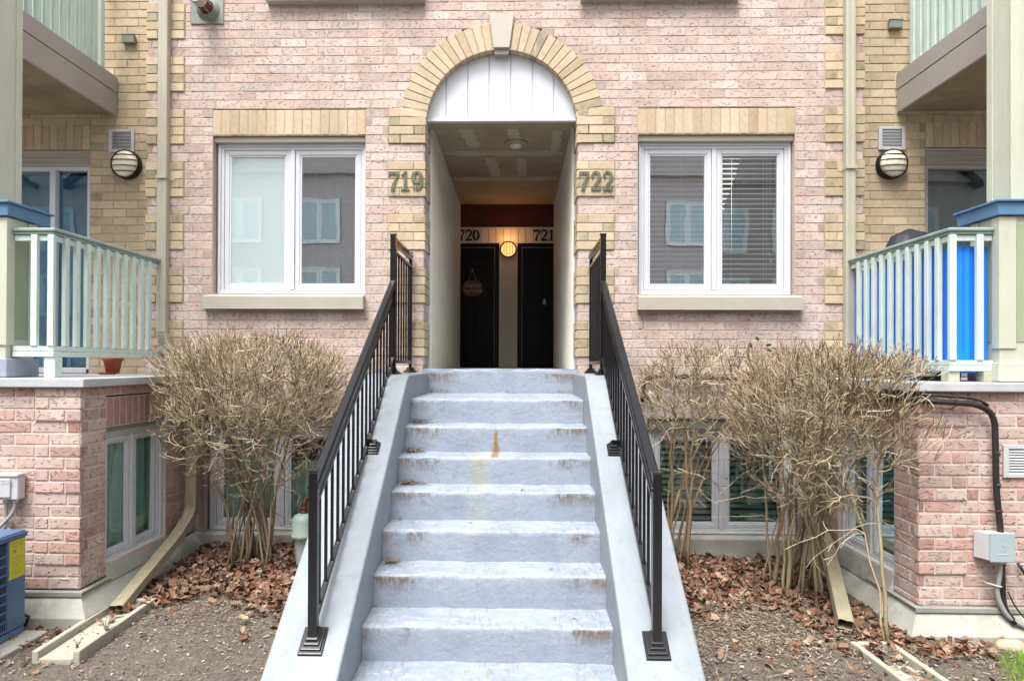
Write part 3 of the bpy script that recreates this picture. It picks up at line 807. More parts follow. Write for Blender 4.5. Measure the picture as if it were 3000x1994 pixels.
m.build('joint_band', simple("joint_compound", (.66, .60, .43), .8, 0, .1, 3, .1, 12), ceil, bevel=.001)
m = MB(); m.box(-1.25, 1.25, .0, YB+.2, ZS-.25, ZS-.003); m.build('passage_floor', STAIR, house)
m = MB(); m.box(-1.1, 1.1, YB, YB+.08, 3.70, 4.3); o = m.build('transom_wall', TRANS, house); tag(o, 'dark wall above the two black doors, with lamp glow painted in as red')
# header board of vertical planks, the pillar between the doors
m = MB(); m.box(-.76, .76, YB-.012, YB, 3.66, 3.90); hd = m.build('door_header', GREYB, house)
n = 13
for i in range(n):
    a = -.76+1.52*i/n
    m = MB(); m.box(a+.004, a+1.52/n-.004, YB-.024, YB-.012, 3.672, 3.882); m.build('plank', SIDING, hd, bevel=.002, seg=1)
m = MB(); m.box(-.76, .76, YB-.035, YB, 3.884, 3.905); m.box(-.76, -.125, YB-.035, YB, 3.655, 3.672); m.box(.165, .76, YB-.035, YB, 3.655, 3.672); m.build('header_trim', VINYL, hd, bevel=.003)
m = MB(); m.box(-.122, .165, YB-.02, YB+.1, ZS, 3.67)
for a, b in ((-.122, -.10), (-.055, -.03), (.012, .03), (.075, .095), (.14, .165)): m.box(a, b, YB-.035, YB-.02, ZS, 3.66)
m.build('door_pillar', SIDING, house, bevel=.004)
for s in (-1, 1):
    x0, x1 = (-1.0, -.13) if s < 0 else (.172, 1.04)
    m = MB()
    m.box(x0, x1, YB+.02, YB+.06, ZS+.01, 3.65)
    for (c, e) in ((x0, x0+.05), (x1-.05, x1)): m.box(c, e, YB-.004, YB+.06, ZS, 3.65)
    m.box(x0+.05, x1-.05, YB-.004, YB+.06, 3.60, 3.65)
    d = m.build('door', DOORM, house, bevel=.004); tag(d, 'black front door on the %s' % ('left' if s < 0 else 'right'))
    # raised panels
    for (a, b, c, e) in ((.14, .38, .22, .85), (.50, .74, .22, .85), (.14, .38, 1.0, 1.72), (.50, .74, 1.0, 1.72)):
        m = MB(); m.box(x0+a, x0+b, YB+.008, YB+.02, ZS+c, ZS+e); m.build('door_panel', DOORM, d, bevel=.007)
    m = MB(); xx = x1-.062 if s < 0 else x0+.062
    m.box(xx-.004, xx+.004, YB-.006, YB+.01, ZS+.02, 3.6); m.box(min(x0+.06, xx), max(x1-.06, xx) if s < 0 else x1-.06, YB-.006, YB+.01, 3.588, 3.596); m.build('door_seal', GREYB, d)
    hx = (x1-.11) if s < 0 else .585
    m = MB(); m.lathe([(.012, 0), (.012, .03), (.028, .035), (.03, .05), (.02, .06)], Matrix.Translation((hx, YB+.02, ZS+1.0)) @ Matrix.Rotation(math.pi/2, 4, 'X'), 14)
    if s > 0: m.box(hx-.016, hx+.016, YB-.002, YB+.02, ZS+.99, ZS+1.07)
    m.build('door_handle', PVC if s > 0 else DARKM, d)
m = MB(); m.box(-1.2, 1.2, YB+.5, YB+.55, 1.4, 4.5); m.build('inner_wall', DOORM, house)

# lit entrance lamp
t = thing('entrance_lamp', (.02, YB-.03, 3.555), 'lit round bulkhead lamp glowing warm between the two black doors', 'lamp')
M = Matrix.Translation((.02, YB-.02, 3.555)) @ Matrix.Rotation(math.pi/2, 4, 'X')
m = MB(); m.lathe([(.125, 0), (.13, .02), (.128, .05), (.112, .055), (.112, .03)], M, 28, close=False); m.build('lamp_ring', DARKM, t)
m = MB(); m.lathe([(.11, .03), (.10, .055), (.06, .075), (.001, .082)], M, 28, close=False); m.build('lamp_glass', LAMPON, t)
m = MB()
for dx in (-.065, -.025, .025, .065):
    h = math.sqrt(.112**2-dx**2); m.tube([(.02+dx, YB-.07, 3.555-h), (.02+dx, YB-.105, 3.555-h*.4), (.02+dx, YB-.105, 3.555+h*.4), (.02+dx, YB-.07, 3.555+h)], .004, 6)
m.build('lamp_guard', DARKM, t)
pl = bpy.data.lights.new('entrance_lamp_light', 'POINT'); pl.energy = 1.1; pl.color = (1, .42, .16); pl.shadow_soft_size = .1
po_ = bpy.data.objects.new('entrance_lamp_light', pl); po_.location = (.02, YB-.18, 3.70); link(po_, t)
# unlit ceiling lamp
t = thing('ceiling_lamp', (.16, 1.15, 4.265), 'small unlit round lamp on the passage ceiling', 'lamp')
m = MB(); m.lathe([(.13, 0), (.125, -.02), (.10, -.028)], Matrix.Translation((.14, .98, 4.264)), 24); m.build('lamp_base', CEILM, t)
m = MB(); m.lathe([(.075, -.028), (.065, -.05), (.03, -.062), (.001, -.064)], Matrix.Translation((.14, .98, 4.264)), 20); m.build('lamp_glass', LAMPC, t)
# pumpkin door sign
t = thing('door_sign', (-.535, YB-.01, 3.0), 'brown pumpkin-shaped sign reading happy harvest on the left black door', 'sign')
m = MB(); pts = []
for i in range(36):
    a = 2*math.pi*i/36; r_ = 1+.06*abs(math.cos(a*3)); e = 2.6
    c, s_ = math.cos(a), math.sin(a)
    pts.append((-.535+.158*math.copysign(abs(c)**(2/e), c)*r_*.96, 2.955+.128*math.copysign(abs(s_)**(2/e), s_)*r_*.96))
m.prism(pts, 1, YB-.022, YB-.008); m.build('sign_plate', SIGNM, t, bevel=.004)
m = MB(); m.tube([(-.60, YB-.02, 3.08), (-.537, YB-.02, 3.23), (-.475, YB-.02, 3.08)], .004, 6); m.lathe([(.012, 0), (.014, .02)], Matrix.Translation((-.537, YB+.0, 3.235)) @ Matrix.Rotation(math.pi/2, 4, 'X'), 10); m.build('hanger', SIGNT, t)
def text_obj(s, x, z, y, size, mat, parent, name='lettering', shear=.25, align='CENTER'):
    cu = bpy.data.curves.new('t', 'FONT'); cu.body = s; cu.size = size; cu.extrude = .001; cu.align_x = align; cu.shear = shear; cu.resolution_u = 3
    o = bpy.data.objects.new('t', cu); dg = bpy.context.evaluated_depsgraph_get(); COL.objects.link(o)
    bpy.context.view_layer.update()
    me = bpy.data.meshes.new_from_object(o.evaluated_get(bpy.context.evaluated_depsgraph_get()))
    bpy.data.objects.remove(o)
    me.materials.clear(); me.materials.append(mat)
    me.transform(Matrix.Translation((x, y, z)) @ Matrix.Rotation(math.pi/2, 4, 'X'))
    q = bpy.data.objects.new(name, me); link(q, parent); return q
text_obj("happy", -.535, 2.97, YB-.024, .11, SIGNT, t)
text_obj("harvest", -.535, 2.885, YB-.024, .095, SIGNT, t)

# house numbers ---------------------------------------------------------------
def digit(ch):
    """strokes as lists of (x, z, half-width) in a 0..0.62 x 0..1 cell"""
    def arc(cx, cz, rx, rz, a0, a1, w0, w1, n=12, wf=None):
        o = []
        for i in range(n+1):
            a = R(a0+(a1-a0)*i/n); w = wf(a) if wf else w0+(w1-w0)*i/n
            o.append((cx+rx*math.cos(a), cz+rz*math.sin(a), w))
        return o
    ring = lambda a: .045+.065*abs(math.cos(a))
    if ch == '7': return [[(.04, .90, .085), (.62, .90, .085)], [(.055, .99, .03), (.055, .70, .025)], [(.60, .86, .05), (.42, .55, .06), (.31, .28, .09), (.27, .0, .11)]]
    if ch == '1': return [[(.31, 1.0, .095), (.31, .03, .095)], [(.06, .045, .045), (.56, .045, .045)], [(.33, .95, .05), (.20, .83, .045), (.08, .80, .03)]]
    if ch == '9': return [arc(.31, .68, .24, .28, 0, 360, 0, 0, 20, ring), arc(.27, .42, .29, .36, 25, -95, .10, .04, 12), [(.10, .12, .075), (.17, .10, .075)]]
    if ch == '2': return [arc(.31, .70, .22, .25, 170, -20, .06, .10, 12), [(.52, .62, .10), (.36, .38, .075), (.12, .13, .05)], [(.05, .09, .085), (.58, .09, .085)], [(.57, .28, .03), (.575, .06, .035)], [(.09, .70, .08), (.16, .70, .08)]]
    if ch == '0': return [arc(.31, .5, .23, .44, 0, 360, 0, 0, 24, lambda a: .04+.075*abs(math.cos(a)))]
def number(txt, x0, x1, z0, z1, y, mat, label, screws=True):
    t = thing('house_number', ((x0+x1)/2, y, z0), label, 'house number')
    n = len(txt); cw = (x1-x0)/n; H = z1-z0
    for i, ch in enumerate(txt):
        m = MB(); cx = x0+i*cw; sc = cw*.93/.64
        for j, st in enumerate(digit(ch)):
            L = []; Rr = []
            for k_ in range(len(st)):
                a = st[max(k_-1, 0)]; b = st[min(k_+1, len(st)-1)]; dx, dz = b[0]-a[0], b[1]-a[1]; q = math.hypot(dx, dz) or 1
                nx, nz = -dz/q, dx/q; x, z, w = st[k_]
                f = lambda u, v: (cx+(u)*sc, z0+v*H)
                L.append(f(x+nx*w, z+nz*w)); Rr.append(f(x-nx*w, z-nz*w))
            yy = y-.010-j*.0008
            for k_ in range(len(st)-1):
                m.prism([L[k_], L[k_+1], Rr[k_+1], Rr[k_]], 1, yy, y+.002)
        m.build('digit', mat, t)
        if screws:
            m = MB()
            for zz in (.1, .9): m.lathe([(.005, 0), (.004, .003)], Matrix.Translation((cx+.3*sc, y-.0125, z0+zz*H)) @ Matrix.Rotation(math.pi/2, 4, 'X'), 8)
            m.build('screw', DARKM, t)
number('719', -1.103, -.757, 3.462, 3.652, -.0155, BRASS, 'bronze number 719 on the yellow block left of the entrance')
number('722', .752, 1.10, 3.458, 3.648, -.0155, BRASS, 'bronze number 722 on the yellow block right of the entrance')
number('720', -.765, -.42, 3.69, 3.865, YB-.025, NUMB, 'black number 720 on the header above the left black door', False)
number('721', .405, .755, 3.69, 3.865, YB-.025, NUMB, 'black number 721 on the header above the right black door', False)

# =================================================================== STAIRCASE
st = thing('staircase', (0, -2., -.12), 'blue-grey painted concrete stairs with rust streaks leading up to the arch', 'stairs')
def step(i, y0, y1, z1, z0, hw):
    n = 44; rr = .016; rs = random.Random(i*13)
    prof = [(y0, z0), (y0, z0+.03), (y0, (z0+z1)/2), (y0, z1-rr*2), (y0, z1-rr), (y0+rr*.3, z1-rr*.3), (y0+rr, z1), (y0+rr*2.5, z1), ((y0+y1)/2, z1), (y1, z1)]
    ph = [rs.uniform(0, 6) for _ in range(6)]
    vs = []
    for k in range(n+1):
        x = -hw+2*hw*k/n
        for j, (yy, zz) in enumerate(prof):
            e = .0025*math.sin(x*9+ph[0])+.0015*math.sin(x*23+ph[1]+j*.4); e2 = .002*math.sin(x*11+ph[2])+.0016*math.sin(x*31+ph[3])
            ee = 0
            if j in (4, 5, 6): ee = rs.uniform(0, .0025)
            vs.append((x, yy+(e+ee if j < 8 else 0), zz+(e2-ee if j >= 4 else 0)))
    P = len(prof)
    m = MB(); m.add(vs, [(k*P+j, (k+1)*P+j, (k+1)*P+j+1, k*P+j+1) for k in range(n) for j in range(P-1)], 0, True)
    m.add([(hw, a, b) for a, b in prof]+[(hw, y1, z0)], [tuple(range(P+1))[::-1]]); m.add([(-hw, a, b) for a, b in prof]+[(-hw, y1, z0)], [tuple(range(P+1))])
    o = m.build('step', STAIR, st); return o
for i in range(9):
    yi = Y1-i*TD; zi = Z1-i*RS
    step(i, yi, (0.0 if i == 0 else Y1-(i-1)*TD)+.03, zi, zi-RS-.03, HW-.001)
o = step(20, -.004, .34, ZS, Z1-.03, .745); o.name = 'threshold_step'
for s in (-1, 1):
    x0, x1 = s*HW, s*1.083
    ytop, zt = -1.19, 1.687; sl = .709
    m = MB()
    prof = [(-.006, -.5), (-.006, zt+.002), (-.6, zt), (ytop+.05, zt-.0015), (ytop-.05, zt-.037), (-2.2, zt-(2.2+ytop)*sl), (-3.55, zt-(3.55+ytop)*sl), (-3.62, zt-(3.62+ytop)*sl-.02), (-3.62, -.5)]
    m.prism(prof, 0, x0, x1)
    o = m.build('cheek_wall', CHEEK, st, bevel=.014, seg=3); tag(o, '%s cheek wall of the stairs' % ('left' if s < 0 else 'right'))

# =================================================================== BLACK RAILINGS
def zck(y): return 1.687 if y > -1.19 else 1.687-(-1.19-y)*.709
for s in (-1, 1):
    X = s*.872
    t = thing('stair_railing', (X, -3.07, zck(-3.07)), 'black metal stair railing on the %s cheek wall' % ('left' if s < 0 else 'right'), 'railing', 'black railings along the stairs')
    def post(y, z0, z1, w=.046):
        m = MB(); m.box(X-w/2, X+w/2, y-w/2, y+w/2, z0+.01, z1); m.box(X-w/2-.004, X+w/2+.004, y-w/2-.004, y+w/2+.004, z1, z1+.012); m.build('post', BLACK, t, bevel=.004)
    def foot(x, y, z, sl=0., w=.062):
        m = MB(); a = .0
        for (hw_, za, zb) in ((w, 0, .013), (w*.84, .013, .024), (w*.64, .024, .036), (w*.50, .036, .052)):
            vs = []
            for dx, dy in ((-1, -1), (1, -1), (1, 1), (-1, 1)): vs.append((x+dx*hw_, y+dy*hw_, z+za+dy*hw_*sl))
            for dx, dy in ((-1, -1), (1, -1), (1, 1), (-1, 1)): vs.append((x+dx*hw_, y+dy*hw_, z+zb+dy*hw_*sl))
            m.add(vs, [(3, 2, 1, 0), (4, 5, 6, 7), (0, 1, 5, 4), (1, 2, 6, 5), (2, 3, 7, 6), (3, 0, 4, 7)])
        m.build('post_foot', BLACK, t, bevel=.004)
    y_lo, y_up, y_w = -3.075, -.955, -.055
    post(y_lo, zck(y_lo), 1.222); foot(X, y_lo, zck(y_lo), .709)
    post(y_up, 1.687, 2.845); foot(X, y_up, 1.687)
    post(y_w, 1.687, 2.845, .03); foot(X, y_w, 1.687)
    # level return rail to the wall
    m = MB(); m.box(X-.026, X+.026, y_up+.02, y_w, 2.80, 2.83); m.box(X-.018, X+.018, y_up+.02, y_w, 2.775, 2.8); m.box(X-.014, X+.014, y_up+.02, y_w, 2.70, 2.725); m.build('top_rail', BLACK, t, bevel=.005)
    m = MB(); m.box(X-.014, X+.014, y_up+.02, y_w, 1.775, 1.805); m.build('bottom_rail', BLACK, t, bevel=.003)
    nb = 7
    me = None
    for i in range(1, nb):
        y = y_up+(y_w-y_up)*i/nb; m = MB(); m.box(X-.008, X+.008, y-.008, y+.008, 1.80, 2.705); m.build('baluster', BLACK, t, bevel=.002, seg=1)
    # sloping handrail
    ya, za, yb_, zb_ = y_up-.02, 2.435, y_lo-.02, 1.135
    d = Vector((0, yb_-ya, zb_-za)); L = d.length; d.normalize(); up = Vector((0, -d.z, d.y)); up = up if up.z > 0 else -up
    def bar(m, w, h0, h1, ya_, za_, yb2, zb2):
        A = Vector((X, ya_, za_)); B = Vector((X, yb2, zb2)); vs = []
        for P in (A, B):
            for dx, h in ((-w, h0), (w, h0), (w, h1), (-w, h1)): vs.append(P+Vector((dx, 0, h)))
        m.add(vs, [(0, 1, 2, 3), (7, 6, 5, 4), (0, 4, 5, 1), (1, 5, 6, 2), (2, 6, 7, 3), (3, 7, 4, 0)])
    m = MB(); bar(m, .030, -.005, .018, ya, za, yb_, zb_); bar(m, .023, .018, .032, ya, za, yb_, zb_); bar(m, .020, -.035, -.005, ya, za, yb_, zb_)
    m.build('handrail', BLACK, t, bevel=.006)
    m = MB(); bar(m, .013, -.125, -.098, ya, za, yb_, zb_); m.build('upper_rail', BLACK, t, bevel=.003)
    m = MB(); y2, y3 = -1.16, -2.98
    z2 = zck(y2)+.035; z3 = zck(y3)+.075
    bar(m, .014, -.014, .014, y2+.16, z2+.05, y2, z2+.03) if False else None
    bar(m, .014, 0, .028, y_up-.02, 1.80, y3-.08, zck(y3-.08)+.075)
    m.build('lower_rail', BLACK, t, bevel=.003)
    nb = 18
    for i in range(1, nb):
        y = ya+(yb_-ya)*i/nb; f = i/nb; z_hi = za+(zb_-za)*f-.10
        g_ = (y-(y_up-.02))/((y3-.08)-(y_up-.02)); z_lo = 1.80+(zck(y3-.08)+.075-1.80)*g_+.015
        m = MB(); m.box(X-.008, X+.008, y-.008, y+.008, z_lo, z_hi); m.build('baluster', BLACK, t, bevel=.002, seg=1)
    ym = -1.90
    foot(X-s*.045, ym, zck(ym)+.0, .709, .045)
    m = MB(); m.box(X-s*.05-.012, X-s*.0, ym-.012, ym+.012, zck(ym)+.03, zck(ym)+.075); m.build('mid_bracket', BLACK, t, bevel=.003)

# =================================================================== SIDE HOUSES (yellow brick), mirrored
YY = .36; XO = 7.0
for s in (-1, 1):
    side = 'left' if s < 0 else 'right'
    h = thing('neighbour_house', (s*5.2, YY, 1.65), 'yellow brick house wall set back on the %s behind the patio' % side, 'house')
    D0, D1 = (4.312, 6.2); DT = 3.995
    def hol(za, zb, s=s):
        zm = (za+zb)/2
        if zm < DT+.255: return [tuple(sorted((s*D0, s*D1)))]
        return []
    pc, mo = courses(*sorted((s*(XE+.0), s*XO)), 1.64, 6.0, hol, zgrid=ZG-.03, off=.04)
    fr = FR(YY); m = MB(); mortar_boxes(m, mo, fr, .006, .2)
    w_ = m.build('back_wall', MORT_Y, h)
    put_bricks(w_, pc, fr, YEL, YELD, keep=300, key=lambda c: abs(c.x)+(5 if c.z > 5.6 else 0), pr=.5)
    lo = lintel(*sorted((s*D0, s*6.02)), DT+.003, DT+.255, 20, YY, h, YEL, MORT_Y)
    # patio door
    X0, X1 = sorted((s*D0, s*D1))
    m = MB(); y = YY+.03
    m.box(X0, X1, y, y+.16, 3.83, DT-.002); m.box(X0, X1, y-.012, y, 3.90, 3.915); m.box(X0, X1, y-.012, y, 3.85, 3.862); m.box(X0, X1, y-.02, y, 3.97, 3.992)
    hb = m.build('shutter_box', FASC if s > 0 else SILLM, h, bevel=.005)
    f = MB()
    e0, e1 = D0, D0+.045
    f.box(s*e0, s*e1, y, y+.12, 1.70, 3.828); f.box(s*6.155, s*6.2, y, y+.12, 1.70, 3.828); f.box(s*e1, s*6.155, y, y+.12, 1.66, 1.72); f.box(s*e1, s*6.155, y, y+.12, 3.79, 3.828)
    if s < 0:
        f.box(s*4.69, s*4.752, y-.01, y+.12, 1.72, 3.79)
    else: f.box(s*5.2, s*5.26, y, y+.12, 1.72, 3.79)
    dr = f.build('patio_door', VINYL if s < 0 else FASC, h, bevel=.005)
    g = MB(); c = 4.72 if s < 0 else 5.23
    g.add([(s*e1, y+.05, 1.72), (s*c, y+.052, 1.72), (s*c, y+.052, 3.79), (s*e1, y+.05, 3.79)], [(0, 1, 2, 3) if s > 0 else (3, 2, 1, 0)]); g.build('pane', GLASSP, dr)
    g = MB(); g.add([(s*c, y+.052, 1.72), (s*6.16, y+.05, 1.72), (s*6.16, y+.05, 3.79), (s*c, y+.052, 3.79)], [(0, 1, 2, 3) if s > 0 else (3, 2, 1, 0)]); g.build('pane', GLASSP, dr)
    m = MB(); a, b = sorted((s*4.2, s*6.4)); m.box(a, b, 2.6, 2.65, 1.6, 4.1); m.box(a-.03, a, YY+.21, 2.6, 1.6, 4.1); m.box(b, b+.03, YY+.21, 2.6, 1.6, 4.1); m.box(a, b, YY+.21, 2.6, 1.55, 1.6); m.box(a, b, YY+.21, 2.6, 4.1, 4.15); m.build('room', ROOM, h)
    if s < 0:
        curtain(-6.1, -4.38, 1.73, 3.76, YY+.13, simple("blue_reflection_curtain", (.16, .44, .70), .85, 0, .15, 2, .2, 12), 'curtain added behind the left patio door, blue for the reflection in its glass', 12, .02)  # added curtain, its blue stands in for a reflection in the door glass
    else:
        curtain(4.38, 6.1, 1.73, 3.76, YY+.15, CURTB, 'brown curtain drawn behind the right patio door', 9, .03)
    # grille vent
    def grille(x0, x1, z0, z1, y, label, n=12, mat=PVC):
        t = thing('wall_vent', ((x0+x1)/2, y, z0), label, 'vent')
        m = MB(); bd = .036; m.box(x0, x0+bd, y-.016, y, z0, z1); m.box(x1-bd, x1, y-.016, y, z0, z1); m.box(x0+bd, x1-bd, y-.016, y, z0, z0+bd*.8); m.box(x0+bd, x1-bd, y-.016, y, z1-bd*.8, z1)
        m.build('vent_frame', mat, t, bevel=.003)
        m = MB(); m.box(x0+bd, x1-bd, y-.003, y-.001, z0+bd*.8, z1-bd*.8); m.build('vent_back', DARKM, t)
        dz = (z1-z0-bd*1.6)/n
        sm = MB(); 
        for i in range(n):
            z = z0+bd*.8+i*dz
            sm = MB(); sm.add([(x0+bd, y-.014, z+.001), (x1-bd, y-.014, z+.001), (x1-bd, y-.004, z+dz*.62), (x0+bd, y-.004, z+dz*.62), (x0+bd, y-.014, z-.002), (x1-bd, y-.014, z-.002)], [(0, 1, 2, 3), (4, 5, 1, 0)])
            sm.build('louvre', mat, t)
        return t
    x0, x1 = sorted((s*3.834, s*4.104))
    grille(x0, x1, 3.967, 4.205, YY-.003, 'square pale grille vent above the wall lamp on the %s yellow wall' % side)
    # bulkhead lamp
    lx = -3.904 if s < 0 else 3.955; lz = 3.83 if s < 0 else 3.815
    t = thing('wall_lamp', (lx, YY, lz), 'round black bulkhead lamp with cream glass on the %s yellow wall' % side, 'lamp')
    M = Matrix.Translation((lx, YY-.002, lz)) @ Matrix.Rotation(math.pi/2, 4, 'X')
    m = MB(); m.lathe([(.15, 0), (.152, .03), (.148, .065), (.143, .075), (.138, .07), (.138, .04)], M, 36, close=False); m.build('lamp_ring', DARKM, t)
    m = MB(); m.lathe([(.139, .04), (.134, .068), (.108, .096), (.065, .112), (.001, .12)], M, 32, close=False); m.build('lamp_glass', LAMPC, t)
    m = MB()
    for dz in (-.085, -.03, .03, .085):
        hh = math.sqrt(.135**2-dz**2); pts = []
        for q in range(9):
            u = -1+2*q/8; pts.append((lx+u*hh, YY-.072-.052*math.sqrt(max(0, 1-u*u))*hh/.135, lz+dz))
        m.tube(pts, .0045, 6)
    m.build('lamp_guard', DARKM, t)
    # small box high on the wall
    x0, x1 = (-3.955, -3.825) if s < 0 else (3.925, 4.055); z0 = 5.09 if s < 0 else 5.19
    t = thing('wall_box', ((x0+x1)/2, YY, z0), 'small grey box high on the %s yellow wall beside the balcony' % side, 'box')
    m = MB(); m.box(x0, x1, YY-.055, YY-.002, z0, z0+.085); m.build('box_body', GREYB, t, bevel=.008)
    m = MB(); m.box(x0-.004, x1+.004, YY-.06, YY-.03, z0+.08, z0+.094); m.build('box_lid', GREYB, t, bevel=.003)

    # ------------------------------------------------ upper balcony
    t = thing('balcony', (s*5.2, -.5, 4.345), 'upper balcony with taupe fascia and mint pickets on the %s' % side, 'balcony', 'upper balconies')
    xf = 4.018; yf = -1.33
    for (za, zb, dx) in ((4.345, 4.572, 0), (4.578, 4.742, .004)):
        m = MB(); m.box(s*(xf-dx), s*(xf+.03), yf, YY-.01, za, zb); m.box(s*(xf+.03), s*7., yf, yf+.03, za, zb); m.build('fascia_board', FASC, t, bevel=.004)
    m = MB(); m.box(s*(xf+.031), s*7., yf+.031, YY-.008, 4.365, 4.39); m.build('soffit', SOFF, t)
    m = MB(); m.box(s*(xf+.031), s*7., yf+.031, YY-.008, 4.42, 4.74); m.build('deck', SOFF, t)
    m = MB(); m.box(s*(xf+.07), s*(xf+.13), yf+.05, YY-.05, 5.68, 5.73); m.build('top_rail', MINTD, t, bevel=.006)
    m = MB(); m.box(s*(xf+.055), s*(xf+.11), yf+.05, YY-.05, 4.743, 4.765); m.build('bottom_rail', MINT, t, bevel=.006)
    y = YY-.16
    i = 0
    while y > yf+.04:
        for (dx, dy) in ((.06, 0), (.125, -.055)):
            if y+dy < yf+.04: continue
            if i == 0 and dx > .1: continue
            m = MB(); m.box(s*(xf+dx), s*(xf+dx+.034), y+dy-.03, y+dy+.03, 4.766, 5.68); m.build('picket', MINT, t, bevel=.003, seg=1)
        y -= .112; i += 1
    # ------------------------------------------------ pedestal and column
    t = thing('porch_column', (s*3.95, -1.47, 1.65), 'cream painted column on a wide pedestal with a blue cap, %s edge' % side, 'column')
    px0, py0, py1 = 3.655, -1.585, -1.30; pxo = 4.25
    m = MB(); m.box(s*px0, s*pxo, py0, py1, 1.665, 2.86); m.build('pedestal', CREAM, t, bevel=.005)
    m = MB()
    # corner boards and sage inset panels
    m.box(s*(px0-.012), s*(px0+.11), py0-.012, py0+.07, 1.90, 2.855); m.box(s*(px0-.012), s*px0, py1-.07, py1+.012, 1.90, 2.855)
    m.build('corner_board', CREAM, t, bevel=.004)
    m = MB(); m.box(s*(px0-.004), s*px0, py0+.075, py1-.075, 1.95, 2.80); m.box(s*(px0+.115), s*pxo, py0-.005, py0, 1.95, 2.80); m.build('inset_panel', SAGE, t)
    m = MB(); m.box(s*(px0-.03), s*(pxo), py0-.03, py1+.02, 1.662, 1.80); m.build('pedestal_base', SLABB if s < 0 else CREAM, t, bevel=.006)
    m = MB(); m.box(s*(px0-.035), s*(pxo+.03), py0-.035, py1+.13, 2.862, 2.955); m.box(s*(px0-.055), s*(pxo+.05), py0-.055, py1+.15, 2.955, 2.972); m.build('cap', BLUEP, t, bevel=.004)
    cx0 = 3.745
    m = MB(); m.box(s*cx0, s*4.16, -1.60+.03, -1.345, 2.973, 6.2); m.build('shaft', CREAM, t, bevel=.004)
    m = MB(); m.box(s*(cx0-.010), s*cx0, -1.395, -1.335, 2.973, 6.2); m.box(s*(cx0-.008), s*(cx0+.07), -1.582, -1.57, 2.973, 6.2); m.build('edge_trim', CREAM, t, bevel=.002)
    # ------------------------------------------------ terrace: red brick base, slab, side window, footing
    t = thing('terrace', (s*5., -.7, -.12), 'raised patio on a pink-red brick base at the %s with a side basement window' % side, 'terrace')
    XT = 2.998; YF = -1.71; ZSB = 1.592; zb0 = .125 if s < 0 else .085
    frt = FR(YF)
    QB = [(1.346, ZSB), (.826, .826+4*BC), (.306, .306+4*BC)]
    zg = 1.346
    def hq(za, zb, s=s):
        zm = (za+zb)/2
        return [tuple(sorted((s*XT, s*(XT+.335))))] if any(a < zm < b for a, b in QB) else []
    pc, mo = courses(*sorted((s*XT, s*6.9)), zb0, ZSB, hq, zgrid=zg, off=.1)
    mo = [(max(a, s*XT+.007) if s > 0 else a, b if s > 0 else min(b, s*XT-.007), c, d) for a, b, c, d in mo]
    m = MB(); mortar_boxes(m, mo, frt, .005, .2); fw = m.build('terrace_wall', MORT_R, t)
    put_bricks(fw, pc, frt, RED, REDD, keep=230, key=lambda c: abs(c.x), pr=.2)
    qp = []; qm = []
    for a, b in QB:
        qm.append((*sorted((s*(XT+.007), s*(XT+.335))), a, b))
        for i in range(round((b-a)/BC+.01)):
            za = a+i*BC; cut = XT+(.225 if i % 2 else .11)
            for p, q in ((XT-.012, cut), (cut, XT+.335)):
                u = sorted((s*p, s*q)); qp.append((u[0], u[1], za, min(za+BC, b), q-p < .14))
    m = MB(); mortar_boxes(m, qm, frt, -.005, .2); qo = m.build('terrace_quoin', MORT_R, t)
    put_bricks(qo, qp, frt, RED, REDD, name='quoin_brick', proud=.012, pr=.15)
    # side face with window
    fs_ = FSide(s*XT, -s)
    WY0, WY1, WZ0, WZ1 = -1.41, -.545, .205, 1.27
    def hs_(za, zb):
        zm = (za+zb)/2
        return [(WY0, WY1)] if WZ0-.02 < zm < 1.50 else []
    pc, mo = courses(YF, -.0, zb0 if True else 0, ZSB, hs_, zgrid=zg, off=.05)
    mo = [(max(a, YF+.008), b, c, d) for a, b, c, d in mo]
    m = MB(); mortar_boxes(m, mo, fs_, .005, .18); sw = m.build('side_wall', MORT_R, t)
    put_bricks(sw, pc, fs_, RED, REDD, name='side_brick', keep=200, pr=.3)
    lo = lintel(WY0, WY1, 1.272, 1.505, 10, 0, t, REDD, MORT_R, frame=fs_); tag(lo, 'dark red soldier course over the side window')
    rotf = (lambda x, y_, z, s=s: (s*XT+s*y_, x, z))
    wf, _ = window(WY0+.01, WY1-.01, WZ0, 1.235, .03, t, glassm=GLASST, rot=rotf, ft=.05, sash=.055, label='white side basement window of the %s terrace' % side)
    m = MB(); m.box(s*(XT+.012), s*(XT+.12), WY0+.004, WY1-.004, 1.236, 1.27); m.build('head_trim', GREYB, wf)
    m = MB(); a, b = sorted((s*(XT+1.2), s*(XT+1.25))); m.box(a, b, -1.5, -.2, .0, 1.55); m.box(*sorted((s*(XT+.19), s*(XT+1.2))), -1.55, -1.5, 0, 1.55); m.box(*sorted((s*(XT+.19), s*(XT+1.2))), -.25, -.2, 0, 1.55); m.box(*sorted((s*(XT+.19), s*(XT+1.2))), -1.5, -.25, -.05, 0); m.build('room', ROOM, t)
    curtain(WY0+.05, WY1-.05, .28, 1.2, .13, CURTG, 'pale green curtain inside the side window of the %s terrace' % side, 7, .03, rot=rotf)
    # slab
    m = MB(); m.box(s*(XT-.05), s*7., YF-.05, YY-.01, ZSB+.001, 1.657); sl_ = m.build('patio_slab', SLABM, t, bevel=.007)
    # footing: flashing lip, sloped concrete, vertical face - front and side
    zl = zb0-.012; o1, o2 = .055, .12
    zf = -.035 if s < 0 else -.085
    xa, xb = s*XT, s*6.9
    m = MB()
    pr = [(0, zl), (o1*.4, zl-.008), (o2, zf), (o2, -.34), (-.1, -.34), (-.1, zl)]
    P = []
